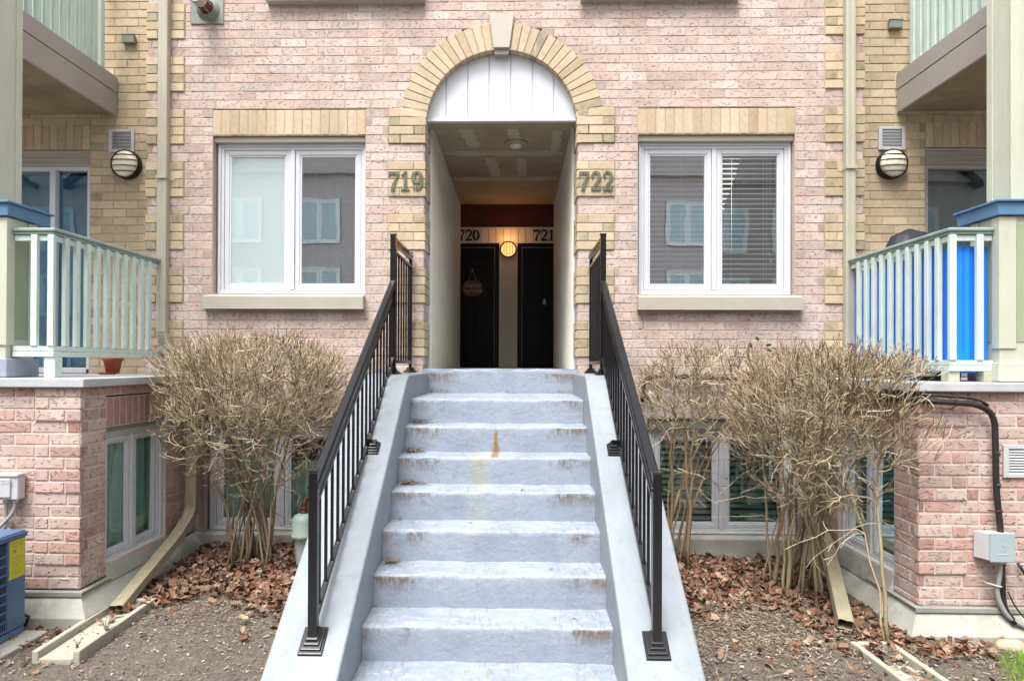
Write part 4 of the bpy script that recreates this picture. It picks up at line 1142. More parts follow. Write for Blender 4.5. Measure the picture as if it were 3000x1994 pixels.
    for (o_, z_) in pr[:4]: P.append([(s*6.9, YF-o_, z_), (s*(XT-o_), YF-o_, z_), (s*(XT-o_), -.04, z_)])
    for k_ in range(3):
        for c in range(2):
            q = [P[k_][c], P[k_+1][c], P[k_+1][c+1], P[k_][c+1]]
            m.add(q, [(0, 1, 2, 3) if s > 0 else (3, 2, 1, 0)], 0)
    m.build('footing', FOUND, t)
    m = MB(); m.box(s*(XT-.045), s*6.9, YF-.045, YF-.0, zl+.001, zl+.012); m.box(s*(XT-.045), s*XT, YF, -1.40 if s < 0 else -1.1, zl+.001, zl+.012)
    m.box(s*(XT-.047), s*6.9, YF-.048, YF-.045, zl-.02, zl+.012); m.build('flashing', FLASH, t, bevel=.002)
    if True:
        m = MB(); m.prism([(s*(XT-.04), zl-.02), (s*(XT+.0), zl-.02), (s*(XT+.0), WZ0-.003), (s*(XT-.005), WZ0-.003)], 1, WY0+.0, WY1); m.build('window_ledge', FOUND, t, bevel=.004)

    # ------------------------------------------------ wooden patio railing
    t = thing('wooden_railing', (s*3.35, -.8, 1.657), ('mint wooden railing along the left patio with open pickets' if s < 0 else 'mint wooden railing along the right patio backed by a blue sheet'), 'railing', 'patio railings')
    XR, YR = 3.352, -1.515
    zb_ = 1.815 if s < 0 else 1.735
    xi = px0-.016
    def rail(m, h0, h1, w, ox=0.):
        m.prism([(s*(XR-w-ox), YR-w-ox), (s*(xi), YR-w-ox), (s*(xi), YR+w-ox), (s*(XR+w-ox), YR+w-ox), (s*(XR+w-ox), -.03), (s*(XR-w-ox), -.03)], 2, h0, h1)
    m = MB(); rail(m, 2.735, 2.757, .030); rail(m, 2.757, 2.785, .042); m.build('handrail', MINTD, t, bevel=.010, seg=3)
    m = MB(); rail(m, 2.690, 2.733, .014, 0); m.build('upper_rail', MINT, t, bevel=.003)
    m = MB(); rail(m, zb_+.042, zb_+.080, .026); m.build('lower_rail', MINT, t, bevel=.004)
    m = MB(); rail(m, zb_, zb_+.039, .022, .006); m.build('bottom_board', MINT, t, bevel=.004)
    ys_ = [-1.40+.1275*i for i in range(10)]
    for y in ys_:
        m = MB(); m.box(s*(XR-.036), s*(XR-.002), y-.023, y+.023, zb_+.081, 2.734); m.build('picket', MINT, t, bevel=.003, seg=1)
    for x in ((XR-.005, XR+.122) if s < 0 else (XR-.005, XR+.19)):
        m = MB(); m.box(s*(x-.024), s*(x+.024), YR-.036, YR-.002, zb_+.081, 2.734); m.build('picket', MINT, t, bevel=.003, seg=1)
    m = MB(); m.box(s*(XR-.03), s*(XR+.055), YR-.015, YR+.07, 1.658, zb_-.001); m.build('leg', MINT if s < 0 else WOOD, t, bevel=.004)
    if s > 0:
        m = MB(); m.box(3.57, 3.63, YR-.03, YR+.06, 1.658, zb_-.001); m.build('leg', WOOD, t, bevel=.004)

# blue sheet fixed behind the right railing pickets
m = MB(); n = 60; vs = []; path_ = [(3.372, -.06), (3.372, -1.485), (3.63, -1.49)]
for i in range(n+1):
    u = i/n
    if u < .84: x, y = 3.382+.006*math.sin(u*60)+.003*math.sin(u*143), -.06-(1.42)*(u/.84)
    else: x, y = 3.378+.26*(u-.84)/.16, -1.478+.004*math.sin(u*190)
    vs += [(x, y, 1.72), (x, y, 2.655+.006*math.sin(u*23))]
m.add(vs, [(2*i, 2*i+1, 2*i+3, 2*i+2) for i in range(n)]+[], 0, False)
o = m.build('privacy_sheet', TARP); sm_ = o.modifiers.new('s', 'SOLIDIFY'); sm_.thickness = .003
tag(o, 'bright blue plastic sheet tied behind the right railing pickets', 'sheet')

# =================================================================== DOWNSPOUTS
def rect_sec(a, b, r=.18):
    # rounded and fluted rectangle section
    pts = []
    for (x, y) in ((1, .8), (1, .3), (.93, .2), (.93, -.2), (1, -.3), (1, -.8), (.85, -1), (-.85, -1), (-1, -.8), (-1, -.3), (-.93, -.2), (-.93, .2), (-1, .3), (-1, .8), (-.85, 1), (.85, 1)):
        pts.append((x*a, y*b))
    return pts
def smooth_path(P, n=6):
    out = []
    P = [Vector(p) for p in P]
    for i, p in enumerate(P):
        if i in (0, len(P)-1): out.append(p); continue
        a = p+(P[i-1]-p).normalized()*min(.10, (P[i-1]-p).length*.45); b = p+(P[i+1]-p).normalized()*min(.10, (P[i+1]-p).length*.45)
        for k in range(n+1):
            t_ = k/n; out.append(a*(1-t_)**2+p*2*t_*(1-t_)+b*t_*t_)
    return out
def crimps(m, pts, w):
    for a, b in zip(pts[:-1], pts[1:]):
        c = (a+b)/2; d = (b-a).normalized()
        m.tube([c-d*.003, c+d*.003], 1., sec=rect_sec(w*1.06, w*.84), smooth=False)
for s in (-1, 1):
    side = 'left' if s < 0 else 'right'
    xp = -3.309 if s < 0 else 3.342
    t = thing('downspout', (xp, -.045, 1.9), 'beige metal downspout beside the %s window running down to the splash block' % side, 'downspout', 'downspouts')
    P = [(xp, -.05, 6.1), (xp, -.05, 1.99 if s < 0 else 1.90), (xp-s*.09, -.055, 1.86), (xp-s*.42, -.065, 1.80), (s*2.885, -.14, 1.62)]
    sp_ = smooth_path(P)
    m = MB(); m.tube(sp_, 1., sec=rect_sec(.037, .046), smooth=False)
    m.build('pipe', PIPEM, t)
    m = MB(); crimps(m, sp_[1:14], .046); m.build('elbow_crimp', PIPEM, t)
    zb2 = 3.58 if s < 0 else 3.66
    m = MB(); m.box(xp-.052, xp+.052, -.103, -.001, zb2-.012, zb2+.014); m.prism([(xp-.10, zb2), (xp-.085, zb2-.018), (xp+.085, zb2-.018), (xp+.10, zb2), (xp+.085, zb2+.018), (xp-.085, zb2+.018)], 1, -.018, -.0155); m.build('strap', PIPEM, t, bevel=.002)
    # lower run, in front of the terrace side wall
    if s < 0: Q = [(-2.885, -.14, 1.62), (-2.885, -.26, 1.45), (-2.885, -.30, .36), (-2.86, -.62, .22), (-2.795, -1.60, -.055)]
    else: Q = [(2.885, -.14, 1.62), (2.885, -.26, 1.45), (2.885, -.30, .36), (2.86, -.62, .24), (2.475, -1.74, -.045)]
    sq = smooth_path(Q)
    m = MB(); m.tube(sq, 1., sec=rect_sec(.036, .050), smooth=False, cap=False)
    o = m.build('lower_pipe', PIPEL, t); q = o.modifiers.new('s', 'SOLIDIFY'); q.thickness = .002
    # splash block
    (a, b, c, d) = (-2.90, -2.60, -2.33, -1.38) if s < 0 else (2.43, 2.715, -2.95, -1.93)
    t2 = thing('splash_block', ((a+b)/2, (c+d)/2, -.12), 'shallow concrete splash trough under the %s downspout end' % side, 'splash block', 'concrete splash blocks')
    z0 = -.115 if s < 0 else -.15
    ang = Matrix.Translation(((a+b)/2, (c+d)/2, 0)) @ Matrix.Rotation(R(2 if s < 0 else 3), 4, 'Z') @ Matrix.Rotation(R(-.0), 4, 'X') @ Matrix.Translation((-(a+b)/2, -(c+d)/2, 0))
    m = MB(); w = .042
    for (xa, xb, ya, yb2, z1) in ((a, a+w, c, d, .075), (b-w, b, c, d, .075), (a+w, b-w, d-w, d, .075), (a+w, b-w, c, d-w, .026)):
        m.box(xa, xb, ya, yb2, z0-.05, z0+z1)
    m.v = [tuple(ang @ Vector(v)) for v in m.v]
    m.build('trough', SPLASH, t2, bevel=.008)

# =================================================================== SERVICES
# round boiler flue top left
t = thing('flue_terminal', (-2.9, 0, 5.2), 'grey square flue plate with a rusty round exhaust at the top left', 'flue')
m = MB(); m.box(-3.072, -2.742, -.012, -.002, 5.112, 5.42); m.build('wall_plate', GALV, t, bevel=.004)
M = Matrix.Translation((-2.895, -.012, 5.255)) @ Matrix.Rotation(math.pi/2, 4, 'X') 
m = MB(); m.lathe([(.115, 0), (.11, .012), (.075, .022), (.07, .05)], M, 24, close=False); m.build('collar', GALV, t)
m = MB(); m.lathe([(.062, .02), (.062, .17), (.058, .17), (.055, .02)], M, 20, close=False); m.lathe([(.035, .02), (.035, .16), (.001, .16)], M, 14, close=False); m.build('exhaust_tube', RUSTY, t)
m = MB(); m.lathe([(.067, .165), (.069, .18), (.067, .26), (.05, .262), (.048, .2)], M, 20, close=False)
for k_ in range(6):
    a = k_*math.pi/3; q = Vector((math.cos(a)*.066, math.sin(a)*.066, 0)); m.tube([M @ (q+Vector((0, 0, .03))), M @ (q+Vector((0, 0, .19)))], .004, 5)
m.build('outer_ring', KEY, t)

# left electrical box on the terrace wall
yw = -1.722
t = thing('disconnect_box', (-3.47, yw, .79), 'light grey ACDX electrical box with two conduits on the left brick wall', 'electrical box')
m = MB(); m.box(-3.562, -3.392, yw-.075, yw, .792, .955); m.build('box_body', PVC, t, bevel=.008)
m = MB(); m.box(-3.566, -3.388, yw-.085, yw, .956, .978); m.build('box_hood', PVC, t, bevel=.006)
m = MB(); m.box(-3.548, -3.44, yw-.088, yw-.075, .81, .945); m.build('box_cover', PVC, t, bevel=.012, seg=3)
text_obj("ACDX", -3.495, .905, yw-.0885, .045, simple("embossed_grey", (.50, .51, .53), .4), t, shear=.2)
m = MB(); m.tube(smooth_path([(-3.51, yw-.03, .79), (-3.51, yw-.03, .70), (-3.505, yw-.035, .60), (-3.53, yw-.02, .57)]), .013, 8)
m.tube(smooth_path([(-3.44, yw-.03, .79), (-3.445, yw-.04, .70), (-3.50, yw-.07, .62), (-3.60, yw-.14, .50), (-3.62, yw-.25, .4)]), .014, 8)
m.build('conduit', CONDU, t)
m = MB(); m.lathe([(.02, 0), (.02, .03)], Matrix.Translation((-3.51, yw-.03, .765)), 10); m.lathe([(.02, 0), (.02, .03)], Matrix.Translation((-3.44, yw-.03, .765)), 10); m.box(-3.525, -3.49, yw-.05, yw, .585, .63); m.build('conduit_clamp', PVC, t)
# right electrical box
t = thing('junction_box', (3.49, yw, .43), 'pale blue grey electrical box with conduit on the right brick wall', 'electrical box')
m = MB(); m.prism([(3.372, yw), (3.416, yw-.10), (3.572, yw-.10), (3.572, yw)], 2, .438, .622); m.build('box_body', PVC, t, bevel=.003)
m = MB(); m.box(3.412, 3.578, yw-.112, yw-.1, .430, .630); m.build('box_cover', PVCB, t, bevel=.004)
m = MB(); m.box(3.46, 3.53, yw-.1145, yw-.112, .482, .486)
for k_ in range(6): 
    a = k_*math.pi/3; m.tube([(3.495+.006*math.cos(a), yw-.113, .53+.008*math.sin(a)), (3.495+.02*math.cos(a), yw-.113, .53+.03*math.sin(a))], .0012, 4)
m.build('box_emblem', PVC, t)
m = MB(); m.tube(smooth_path([(3.527, yw-.05, .43), (3.515, yw-.05, .30), (3.495, yw-.05, .18), (3.56, yw-.07, .03), (3.72, yw-.10, -.04), (4.1, yw-.12, -.06)]), .0155, 10); m.build('conduit', CONDU, t)
m = MB(); m.lathe([(.022, 0), (.022, .03)], Matrix.Translation((3.527, yw-.05, .405)), 12); m.tube([(3.44, yw-.01, .262), (3.47, yw-.05, .258), (3.505, yw-.075, .25), (3.535, yw-.05, .245)], .006, 6); m.build('conduit_clamp', PVC, t)
# insulated black pipe, from the centre wall round to the right terrace front
t = thing('insulated_pipe', (3.2, -1.74, .1), 'black taped refrigerant pipe bending down the right brick wall', 'pipe')
P = smooth_path([(1.372, -.04, 1.42), (1.38, -.05, 1.63), (1.5, -.05, 1.668), (2.3, -.05, 1.64), (2.93, -.06, 1.56), (2.93, -1.2, 1.54), (2.99, -1.765, 1.53), (3.38, -1.765, 1.508), (3.49, -1.765, 1.43), (3.50, -1.765, .9), (3.53, -1.765, .63), (3.545, -1.765, .10), (3.60, -1.80, .0)])
m = MB(); m.tube(P, .021, 10); m.build('insulation', BLKP, t)
m = MB(); m.tube(smooth_path([(2.93, -1.0, 1.575), (2.98, -1.775, 1.575), (3.36, -1.775, 1.548), (3.44, -1.77, 1.50)]), .010, 8); m.build('drain_tube', BLKP, t)
m = MB()
for (x, z) in ((3.503, 1.15), (3.506, .93), (3.54, .39)): m.lathe([(.0225, 0), (.0225, .03)], Matrix.Translation((x, -1.765, z)), 12)
m.build('tape_band', simple("blue_black_tape", (.03, .03, .07), .3), t)
m = MB(); 
for (x, z) in ((3.51, .77),): m.tube([(x-.05, -1.735, z-.005), (x-.02, -1.785, z), (x+.02, -1.787, z), (x+.04, -1.74, z-.003)], .0045, 6)
m.tube([(3.21, -1.73, 1.47), (3.215, -1.79, 1.50), (3.213, -1.79, 1.55), (3.21, -1.74, 1.58)], .0045, 6)
m.build('strap', RUSTY, t)
# thin cable and black fitting at the right edge
t = thing('cable', (3.6, -1.78, 0), 'thin black cable running down to a black plug at the right edge', 'cable')
m = MB(); m.tube(smooth_path([(3.56, -1.79, .22), (3.60, -1.80, .12), (3.66, -1.83, .03), (3.74, -1.85, -.0)]), .005, 6); m.tube(smooth_path([(3.67, -1.735, .40), (3.70, -1.76, .33), (3.74, -1.80, .24), (3.9, -1.82, .15)]), .010, 8); m.build('cord', BLKP, t)
m = MB(); m.lathe([(.015, 0), (.032, .02), (.034, .08), (.02, .10)], Matrix.Translation((3.655, -1.84, -.005)) @ Matrix.Rotation(R(75), 4, 'Y'), 14); m.build('plug', BLKP, t)
# big vent right edge
grille(3.578, 3.86, .992, 1.222, -1.7135, 'white louvred vent in the right terrace brick wall at the frame edge', 9)
# white dryer elbow by the hose
t = thing('vent_elbow', (1.45, -.03, 1.45), 'small white capped pipe stub on the wall right of the stairs', 'pipe')
m = MB(); m.lathe([(.032, 0), (.032, .05), (.036, .052), (.036, .075), (.001, .08)], Matrix.Translation((1.452, -.0, 1.485)) @ Matrix.Rotation(math.pi/2, 4, 'X'), 18); m.tube([(1.452, -.05, 1.485), (1.452, -.052, 1.44)], .03, 12); m.build('stub', PVC, t)
# gas regulator left
gx, gy = -1.72, -.62
t = thing('gas_regulator', (gx, gy, 0), 'pale green gas meter with rusty elbow beside the left cheek wall', 'gas meter')
m = MB(); m.lathe([(.04, -.10), (.062, -.02), (.075, .10), (.085, .20), (.105, .215), (.105, .235), (.10, .245), (.10, .36), (.085, .40), (.04, .42)], Matrix.Translation((gx, gy, .03)), 20); m.build('meter_body', GASM, t)
m = MB()
for k_ in range(8):
    a = k_*math.pi/4; m.lathe([(.012, 0), (.012, .035)], Matrix.Translation((gx+.098*math.cos(a), gy+.098*math.sin(a), .236)), 6)
m.build('bolt', GASM, t)
m = MB(); m.tube(smooth_path([(gx, gy, .43), (gx, gy, .56), (gx+.05, gy+.05, .60), (gx+.15, gy+.3, .60)]), .024, 12); m.lathe([(.036, 0), (.036, .025), (.03, .03), (.034, .05), (.034, .07)], Matrix.Translation((gx, gy, .44)), 12); m.build('inlet_pipe', RUSTY, t)
# small blue outlet right of the stairs
t = thing('outlet_box', (1.62, -.25, .3), 'small blue weatherproof outlet box between the right cheek wall and the bush', 'electrical box')
m = MB(); m.box(1.49, 1.60, -.33, -.2, .16, .33); m.build('box_body', simple("blue_outlet", (.16, .26, .46), .4), t, bevel=.012)
m = MB(); m.prism([(-.37, .17), (-.33, .165), (-.33, .325), (-.35, .325)], 0, 1.50, 1.59); m.build('box_lid', MATS["blue_outlet"], t, bevel=.004)
m = MB(); m.tube([(1.545, -.25, .16), (1.545, -.25, -.2)], .02, 8); m.build('conduit', CONDU, t)

# AC unit
t = thing('condenser_unit', (-3.62, -2.2, -.08), 'blue air conditioner condenser with a yellow label on a concrete pad', 'air conditioner')
ax0, ax1, ay0, ay1, az0, az1 = -3.92, -3.215, -2.68, -1.95, -.075, .625
m = MB(); m.box(ax0+.02, ax1-.02, ay0+.02, ay1-.02, az0+.02, az1-.06); m.build('core', ACD, t)
m = MB()
for (x, y) in ((ax1, ay0), (ax1, ay1), (ax0, ay0), (ax0, ay1)):
    sx, sy = (-1 if x == ax1 else 1), (-1 if y == ay1 else 1)
    wy = .16 if (x == ax1 and y == ay1) else .05
    m = MB(); m.box(x, x+sx*.045, y, y+sy*wy, az0+.05, az1-.04); m.build('corner_panel', ACB, t, bevel=.008)
m = MB(); m.box(ax0-.008, ax1+.008, ay0-.008, ay1+.008, az1-.045, az1-.01); m.box(ax0, ax1, ay0, ay1, az1-.01, az1); m.lathe([(.26, 0), (.27, .02), (.24, .03), (.2, .012)], Matrix.Translation(((ax0+ax1)/2, (ay0+ay1)/2, az1)), 28, close=False); m.build('top_panel', ACB, t, bevel=.008)
m = MB(); m.box(ax0+.01, ax1-.004, ay0+.01, ay1-.004, az0, az0+.045); m.build('base_pan', ACB, t, bevel=.006)
for i in range(9):
    z = az0+.06+i*.062
    m = MB(); m.box(ax1-.018, ax1-.002, ay0+.05, ay1-.16, z, z+.012); m.box(ax0+.05, ax1-.05, ay0+.002, ay0+.018, z, z+.012); m.build('louvre', ACB, t)
m = MB()
for i in range(30):
    y = ay0+.06+i*.0173
    m.box(ax1-.012, ax1-.007, y, y+.004, az0+.05, az1-.06)
m.build('guard_wire', ACB, t, kind='stuff')
m = MB(); m.box(ax1, ax1+.0025, ay1-.148, ay1-.012, .32, .575); lb = m.build('energy_label', YLAB, t)
m = MB()
for i, (a, b, z) in enumerate(((.02, .11, .555), (.02, .11, .535), (.03, .06, .49), (.02, .12, .455), (.02, .10, .435), (.02, .12, .415), (.02, .09, .395), (.02, .12, .37), (.02, .11, .35))):
    m.box(ax1+.0026, ax1+.0031, ay1-.148+a, ay1-.148+b, z, z+(.004 if i != 2 else .022))
m.build('label_print', GREYT, lb)
m = MB(); m.tube([(ax1-.05, ay1+.01, .05), (ax1-.02, ay1+.06, -.0), (ax1-.04, ay1+.05, -.06)], .01, 8); m.build('hose', BLKP, t)
o = MB().box(-4.1, -3.075, -2.95, -1.92, -.2, -.078).build('condenser_pad', PADC, bevel=.01); tag(o, 'flat concrete pad under the blue air conditioner', 'pad')

# on the patios
t = thing('flower_pot', (-3.9, .06, 1.657), 'terracotta flower pot with saucer on the left patio under the railing', 'flower pot')
px_, py_ = -3.83, .0
m = MB(); m.lathe([(.058, 0), (.082, .125), (.094, .125), (.098, .165), (.09, .165), (.08, .12)], Matrix.Translation((px_, py_, 1.667)), 24); m.build('pot', TERRA, t)
m = MB(); m.lathe([(.07, 0), (.09, .018), (.085, .018), (.07, .006)], Matrix.Translation((px_-.03, py_-.04, 1.659)), 24); m.build('saucer', TERRA, t)
m = MB()
for i in range(26):
    a = rnd.uniform(0, 6.28); l_ = rnd.uniform(.03, .07); m.tube([(px_, py_, 1.80), (px_+math.cos(a)*l_*.6, py_+math.sin(a)*l_*.6, 1.80+l_*.6), (px_+math.cos(a)*l_, py_+math.sin(a)*l_, 1.80+l_*.5)], .004, 4)
m.build('dry_plant', GREENL, t)
t = thing('covered_grill', (3.72, -.3, 1.657), 'barbecue under a dark black cover standing on the right patio', 'grill')
m = MB(); n = 28; vs = []; prof = [(0., .0, .27), (.3, .01, .26), (.7, .0, .26), (.95, .0, .30), (1.05, .02, .27), (1.18, .03, .19), (1.31, .05, .13), (1.34, .05, .03)]
for (z, w_, r_) in prof:
    for k_ in range(n):
        a = 2*math.pi*k_/n; q = 1+.05*math.sin(a*5+z*4)+.03*math.sin(a*9+z*11); e = .7
        c, s_ = math.cos(a), math.sin(a)
        vs.append((3.72+1.0*r_*math.copysign(abs(c)**e, c)*q, -.36+.8*r_*math.copysign(abs(s_)**e, s_)*q, 1.66+z+(.025*math.sin(a+.7) if z > 1.1 else 0)))
m.add(vs, [(i*n+k_, i*n+(k_+1) % n, (i+1)*n+(k_+1) % n, (i+1)*n+k_) for i in range(len(prof)-1) for k_ in range(n)]+[tuple((len(prof)-1)*n+k_ for k_ in range(n))], 0, True)
m.build('cover', BBQ, t)
m = MB(); m.box(3.52, 3.56, -.5, -.46, 1.657, 1.75); m.box(3.9, 3.94, -.5, -.46, 1.657, 1.75); m.build('leg', DARKM, t)
t = thing('bucket', (3.2, -1.2, 1.657), 'blue plastic bucket under the right railing', 'bucket')
m = MB(); m.lathe([(.075, 0), (.095, .10), (.10, .10), (.10, .115), (.093, .115), (.073, .01)], Matrix.Translation((3.27, -1.12, 1.658)), 24); m.build('bucket_body', BUCK, t)
m = MB(); m.tube([(3.17, -1.12, 1.765), (3.19, -1.20, 1.74), (3.27, -1.235, 1.73), (3.35, -1.20, 1.74), (3.37, -1.12, 1.765)], .003, 6); m.build('bucket_handle', PVC, t)
t = thing('planter_box', (3.6, -1.1, 1.657), 'dark green planter in the shade below the right railing', 'planter')
m = MB(); m.prism([(3.40, 1.658), (3.60, 1.658), (3.62, 1.80), (3.38, 1.80)], 1, -1.25, -.6); m.build('planter_body', simple("dark_green_plastic", (.03, .10, .05), .5), t, bevel=.01)
m = MB(); m.box(3.37, 3.63, -1.26, -.59, 1.80, 1.815); m.build('planter_rim', MATS["dark_green_plastic"], t, bevel=.004)

# stones and grass at the right
import mathutils.noise as mn
for i, (x, y, sx, sy, sz, lb) in enumerate(((3.50, -1.90, .105, .07, .055, 'rounded tan fieldstone against the right footing'), (3.62, -2.02, .12, .09, .06, 'larger tan fieldstone at the right edge beside the grass'))):
    m = MB(); n = 14; vs = []
    for j in range(1, 8):
        ph = math.pi*j/8
        for k_ in range(n):
            th = 2*math.pi*k_/n; d = Vector((math.sin(ph)*math.cos(th), math.sin(ph)*math.sin(th), math.cos(ph))); q = 1+.22*mn.noise(d*1.6+Vector((i*7, 0, 0)))
            vs.append((x+d.x*sx*q, y+d.y*sy*q, gh(x, y)+.02+d.z*sz*q))
    m.add(vs, [(j*n+k_, j*n+(k_+1) % n, (j+1)*n+(k_+1) % n, (j+1)*n+k_)[::-1] for j in range(6) for k_ in range(n)]+[tuple(range(n)), tuple(range(6*n, 7*n))[::-1]], 0, True)
    o = m.build('stone', STONEM); tag(o, lb, 'stone', 'stones by the right footing')

# =================================================================== LITTER (numpy, joined)
def scatter(name, mat, N, region, size, label, cat, kind='stuff', shape='leaf', seed=1, dens=None, zoff=.004, tilt=.5, aspect=(.45, .8), lift=.03):
    rs = np.random.RandomState(seed); V = []; F = []; c = 0; tries = 0
    while c < N and tries < N*12:
        tries += 1
        x = rs.uniform(region[0], region[1]); y = rs.uniform(region[2], region[3])
        if dens is not None and rs.rand() > dens(x, y): continue
        if abs(x) < 1.1 and y > -3.7: continue
        if abs(x) > 2.87 and y > -1.83: continue
        L = rs.uniform(*size); w = L*rs.uniform(*aspect); a = rs.uniform(0, 2*math.pi)
        M = Matrix.Rotation(a, 3, 'Z') @ Matrix.Rotation(rs.normal(0, tilt), 3, 'X') @ Matrix.Rotation(rs.normal(0, tilt), 3, 'Y')
        if shape == 'leaf':
            cu = rs.uniform(-.5, .7)*L; cr = rs.uniform(-.3, .6)*w
            k = rs.uniform(.75, 1.1)
            P = [(-L/2, 0, cu*.5), (-L*.22, -w/2*k, cr), (L*.12, -w/2*.75, cr*.7), (L*.3, -w/2, cr), (L/2, 0, cu*.4), (L*.28, w/2*.95, cr), (L*.08, w/2*.7, cr*.6), (-L*.22, w/2, cr), (0, 0, 0)]
            Q = [(8, i, (i+1) % 8) for i in range(8)]
        elif shape == 'chip':
            t = w*.35; P = [(-L/2, -w/2, 0), (L/2, -w/2*.7, 0), (L/2, w/2*.6, 0), (-L/2, w/2, 0), (-L/2*.9, -w/2*.8, t), (L/2*.9, -w/2*.6, t), (L/2*.9, w/2*.5, t), (-L/2*.9, w/2*.8, t)]
            Q = [(4, 5, 6, 7), (0, 1, 5, 4), (1, 2, 6, 5), (2, 3, 7, 6), (3, 0, 4, 7)]
        z = gh(x, y)+zoff+rs.rand()*lift; b = len(V)
        for p in P:
            q = M @ Vector(p); V.append((x+q.x, y+q.y, z+q.z+.006))
        F += [tuple(b+i for i in f) for f in Q]; c += 1
    me = bpy.data.meshes.new(name); me.from_pydata(V, [], F); me.materials.append(mat); me.update()
    o = bpy.data.objects.new(name, me); link(o); tag(o, label, cat, kind=kind); return o
def g1(v, a, b): return max(0., min(1., (v-a)/(b-a)))
dl = lambda x, y: (g1(y, -1.45+.25*math.sin(x*5), -1.0)) * (1. if x < -1.1 else 0)+.015
scatter('fallen_leaves', LEAFM, 4200, (-2.87, -1.1, -2.0, -.04), (.035, .095), 'russet dead leaves heaped under the left bush', 'leaves', seed=2, dens=dl, tilt=.6, lift=.07)
dr_ = lambda x, y: (g1(y, -1.75+.2*math.sin(x*4)+(-.35 if x > 2.2 else 0.15), -1.0))*(.9)+.03+(.4 if (2.6 < x < 3.35 and -2.1 < y) else 0)
scatter('fallen_leaves', LEAFM, 3000, (1.1, 3.9, -2.6, -.04), (.03, .085), 'russet dead leaves heaped under the right bushes', 'leaves', seed=3, dens=dr_, tilt=.6, lift=.05)
scatter('leaf_debris', MULCH, 17000, (1.1, 3.9, -2.75, -.2), (.012, .042), 'brown shredded twigs and leaf scraps on the right soil', 'mulch', seed=5, dens=lambda x, y: .2+.8*g1(y, -2.25, -1.6), shape='chip', aspect=(.1, .35), tilt=.25, lift=.02)
scatter('leaf_debris', MULCH, 15000, (-3.9, -1.1, -2.95, -.2), (.008, .028), 'brown shredded twigs and leaf scraps on the left soil', 'mulch', seed=6, dens=lambda x, y: .16+.84*g1(y, -2.0, -1.3), shape='chip', aspect=(.12, .4), tilt=.25, lift=.015)
scatter('pale_chips', PALEC, 700, (-4.2, 4.2, -3.2, -1.2), (.008, .028), 'pale wood chips and grit strewn over the bare soil', 'gravel', seed=8, shape='chip', aspect=(.4, .8), tilt=.3, lift=.004)
scatter('fallen_leaves', LEAFM, 120, (-3.4, -2.6, -2.9, -1.84), (.03, .07), 'loose brown leaves along the left footing and trough', 'leaves', seed=9, dens=lambda x, y: .2+.8*g1(y, -2.2, -1.9), tilt=.4, lift=.02)

# leaf scraps caught in the corners of the steps
V = []; F = []
rs = np.random.RandomState(4)
def scrap(x, y, z, L, w, tilt=.3):
    M = Matrix.Rotation(rs.uniform(0, 6.28), 3, 'Z') @ Matrix.Rotation(rs.normal(0, tilt), 3, 'X')
    b = len(V)
    for p in ((-L/2, -w/2, 0), (0, -w/2*1.2, w*.3), (L/2, 0, 0), (0, w/2, w*.2)):
        q = M @ Vector(p); V.append((x+q.x, y+q.y, z+q.z+.004))
    F.append((b, b+1, b+2, b+3))
for i, (cnt, spread) in enumerate(((170, .10), (130, .075), (170, .07), (170, .085), (8, .1), (90, .045), (6, .1))):
    yi = Y1-i*TD; zi = Z1-i*RS
    back_y = (yi+TD-.02) if i else -.03
    for _ in range(cnt):
        x = -HW+.03+abs(rs.normal(0, spread)); y = back_y-abs(rs.normal(0, .045))
        if i == 0 and rs.rand() < .45: x = rs.uniform(-.6, .66)
        if i == 0 and rs.rand() < .2: x = .62+rs.normal(0, .04)
        x = max(-.68, min(.68, x))
        scrap(x, y, zi+rs.rand()*.03, rs.uniform(.015, .05), rs.uniform(.003, .012))
for (x, y, i) in ((-.15, -1.98, 5), (.38, -2.33, 6), (.5, -2.6, 6), (.33, -3.2, 8), (.2, -1.85, 4), (-.35, -3.1, 8), (.1, -3.15, 8), (.45, -3.18, 8)): scrap(x, y-.0, Z1-i*RS if False else Z1-RS*max(0, math.ceil((Y1-y)/TD-1e-6)), .05, .014)
me = bpy.data.meshes.new('step_debris'); me.from_pydata(V, [], F); me.materials.append(MULCH)
o = bpy.data.objects.new('step_debris', me); link(o); tag(o, 'dry leaf scraps caught in the corners of the blue-grey steps', 'leaves', kind='stuff')

# grass tuft bottom right
V = []; F = []
for _ in range(4200):
    x = rs.uniform(3.12, 4.0); y = rs.uniform(-2.75, -2.02)
    d = g1(x+(-y-2.0)*.35, 3.26, 3.42)
    if rs.rand() > d+.03: continue
    z = gh(x, y); h_ = rs.uniform(.05, .11); a = rs.uniform(0, 6.28); l_ = rs.uniform(.0, .035); w = .0018; b = len(V)
    V += [(x-w*math.sin(a), y+w*math.cos(a), z), (x+w*math.sin(a), y-w*math.cos(a), z), (x+math.cos(a)*l_*.5+w*.6, y+math.sin(a)*l_*.5, z+h_*.6), (x+math.cos(a)*l_, y+math.sin(a)*l_, z+h_)]
    F += [(b, b+1, b+2), (b, b+2, b+3)]
me = bpy.data.meshes.new('grass'); me.from_pydata(V, [], F); me.materials.append(GRASSM); o = bpy.data.objects.new('grass', me); link(o); tag(o, 'bright green grass at the lower right corner', 'grass', kind='stuff')

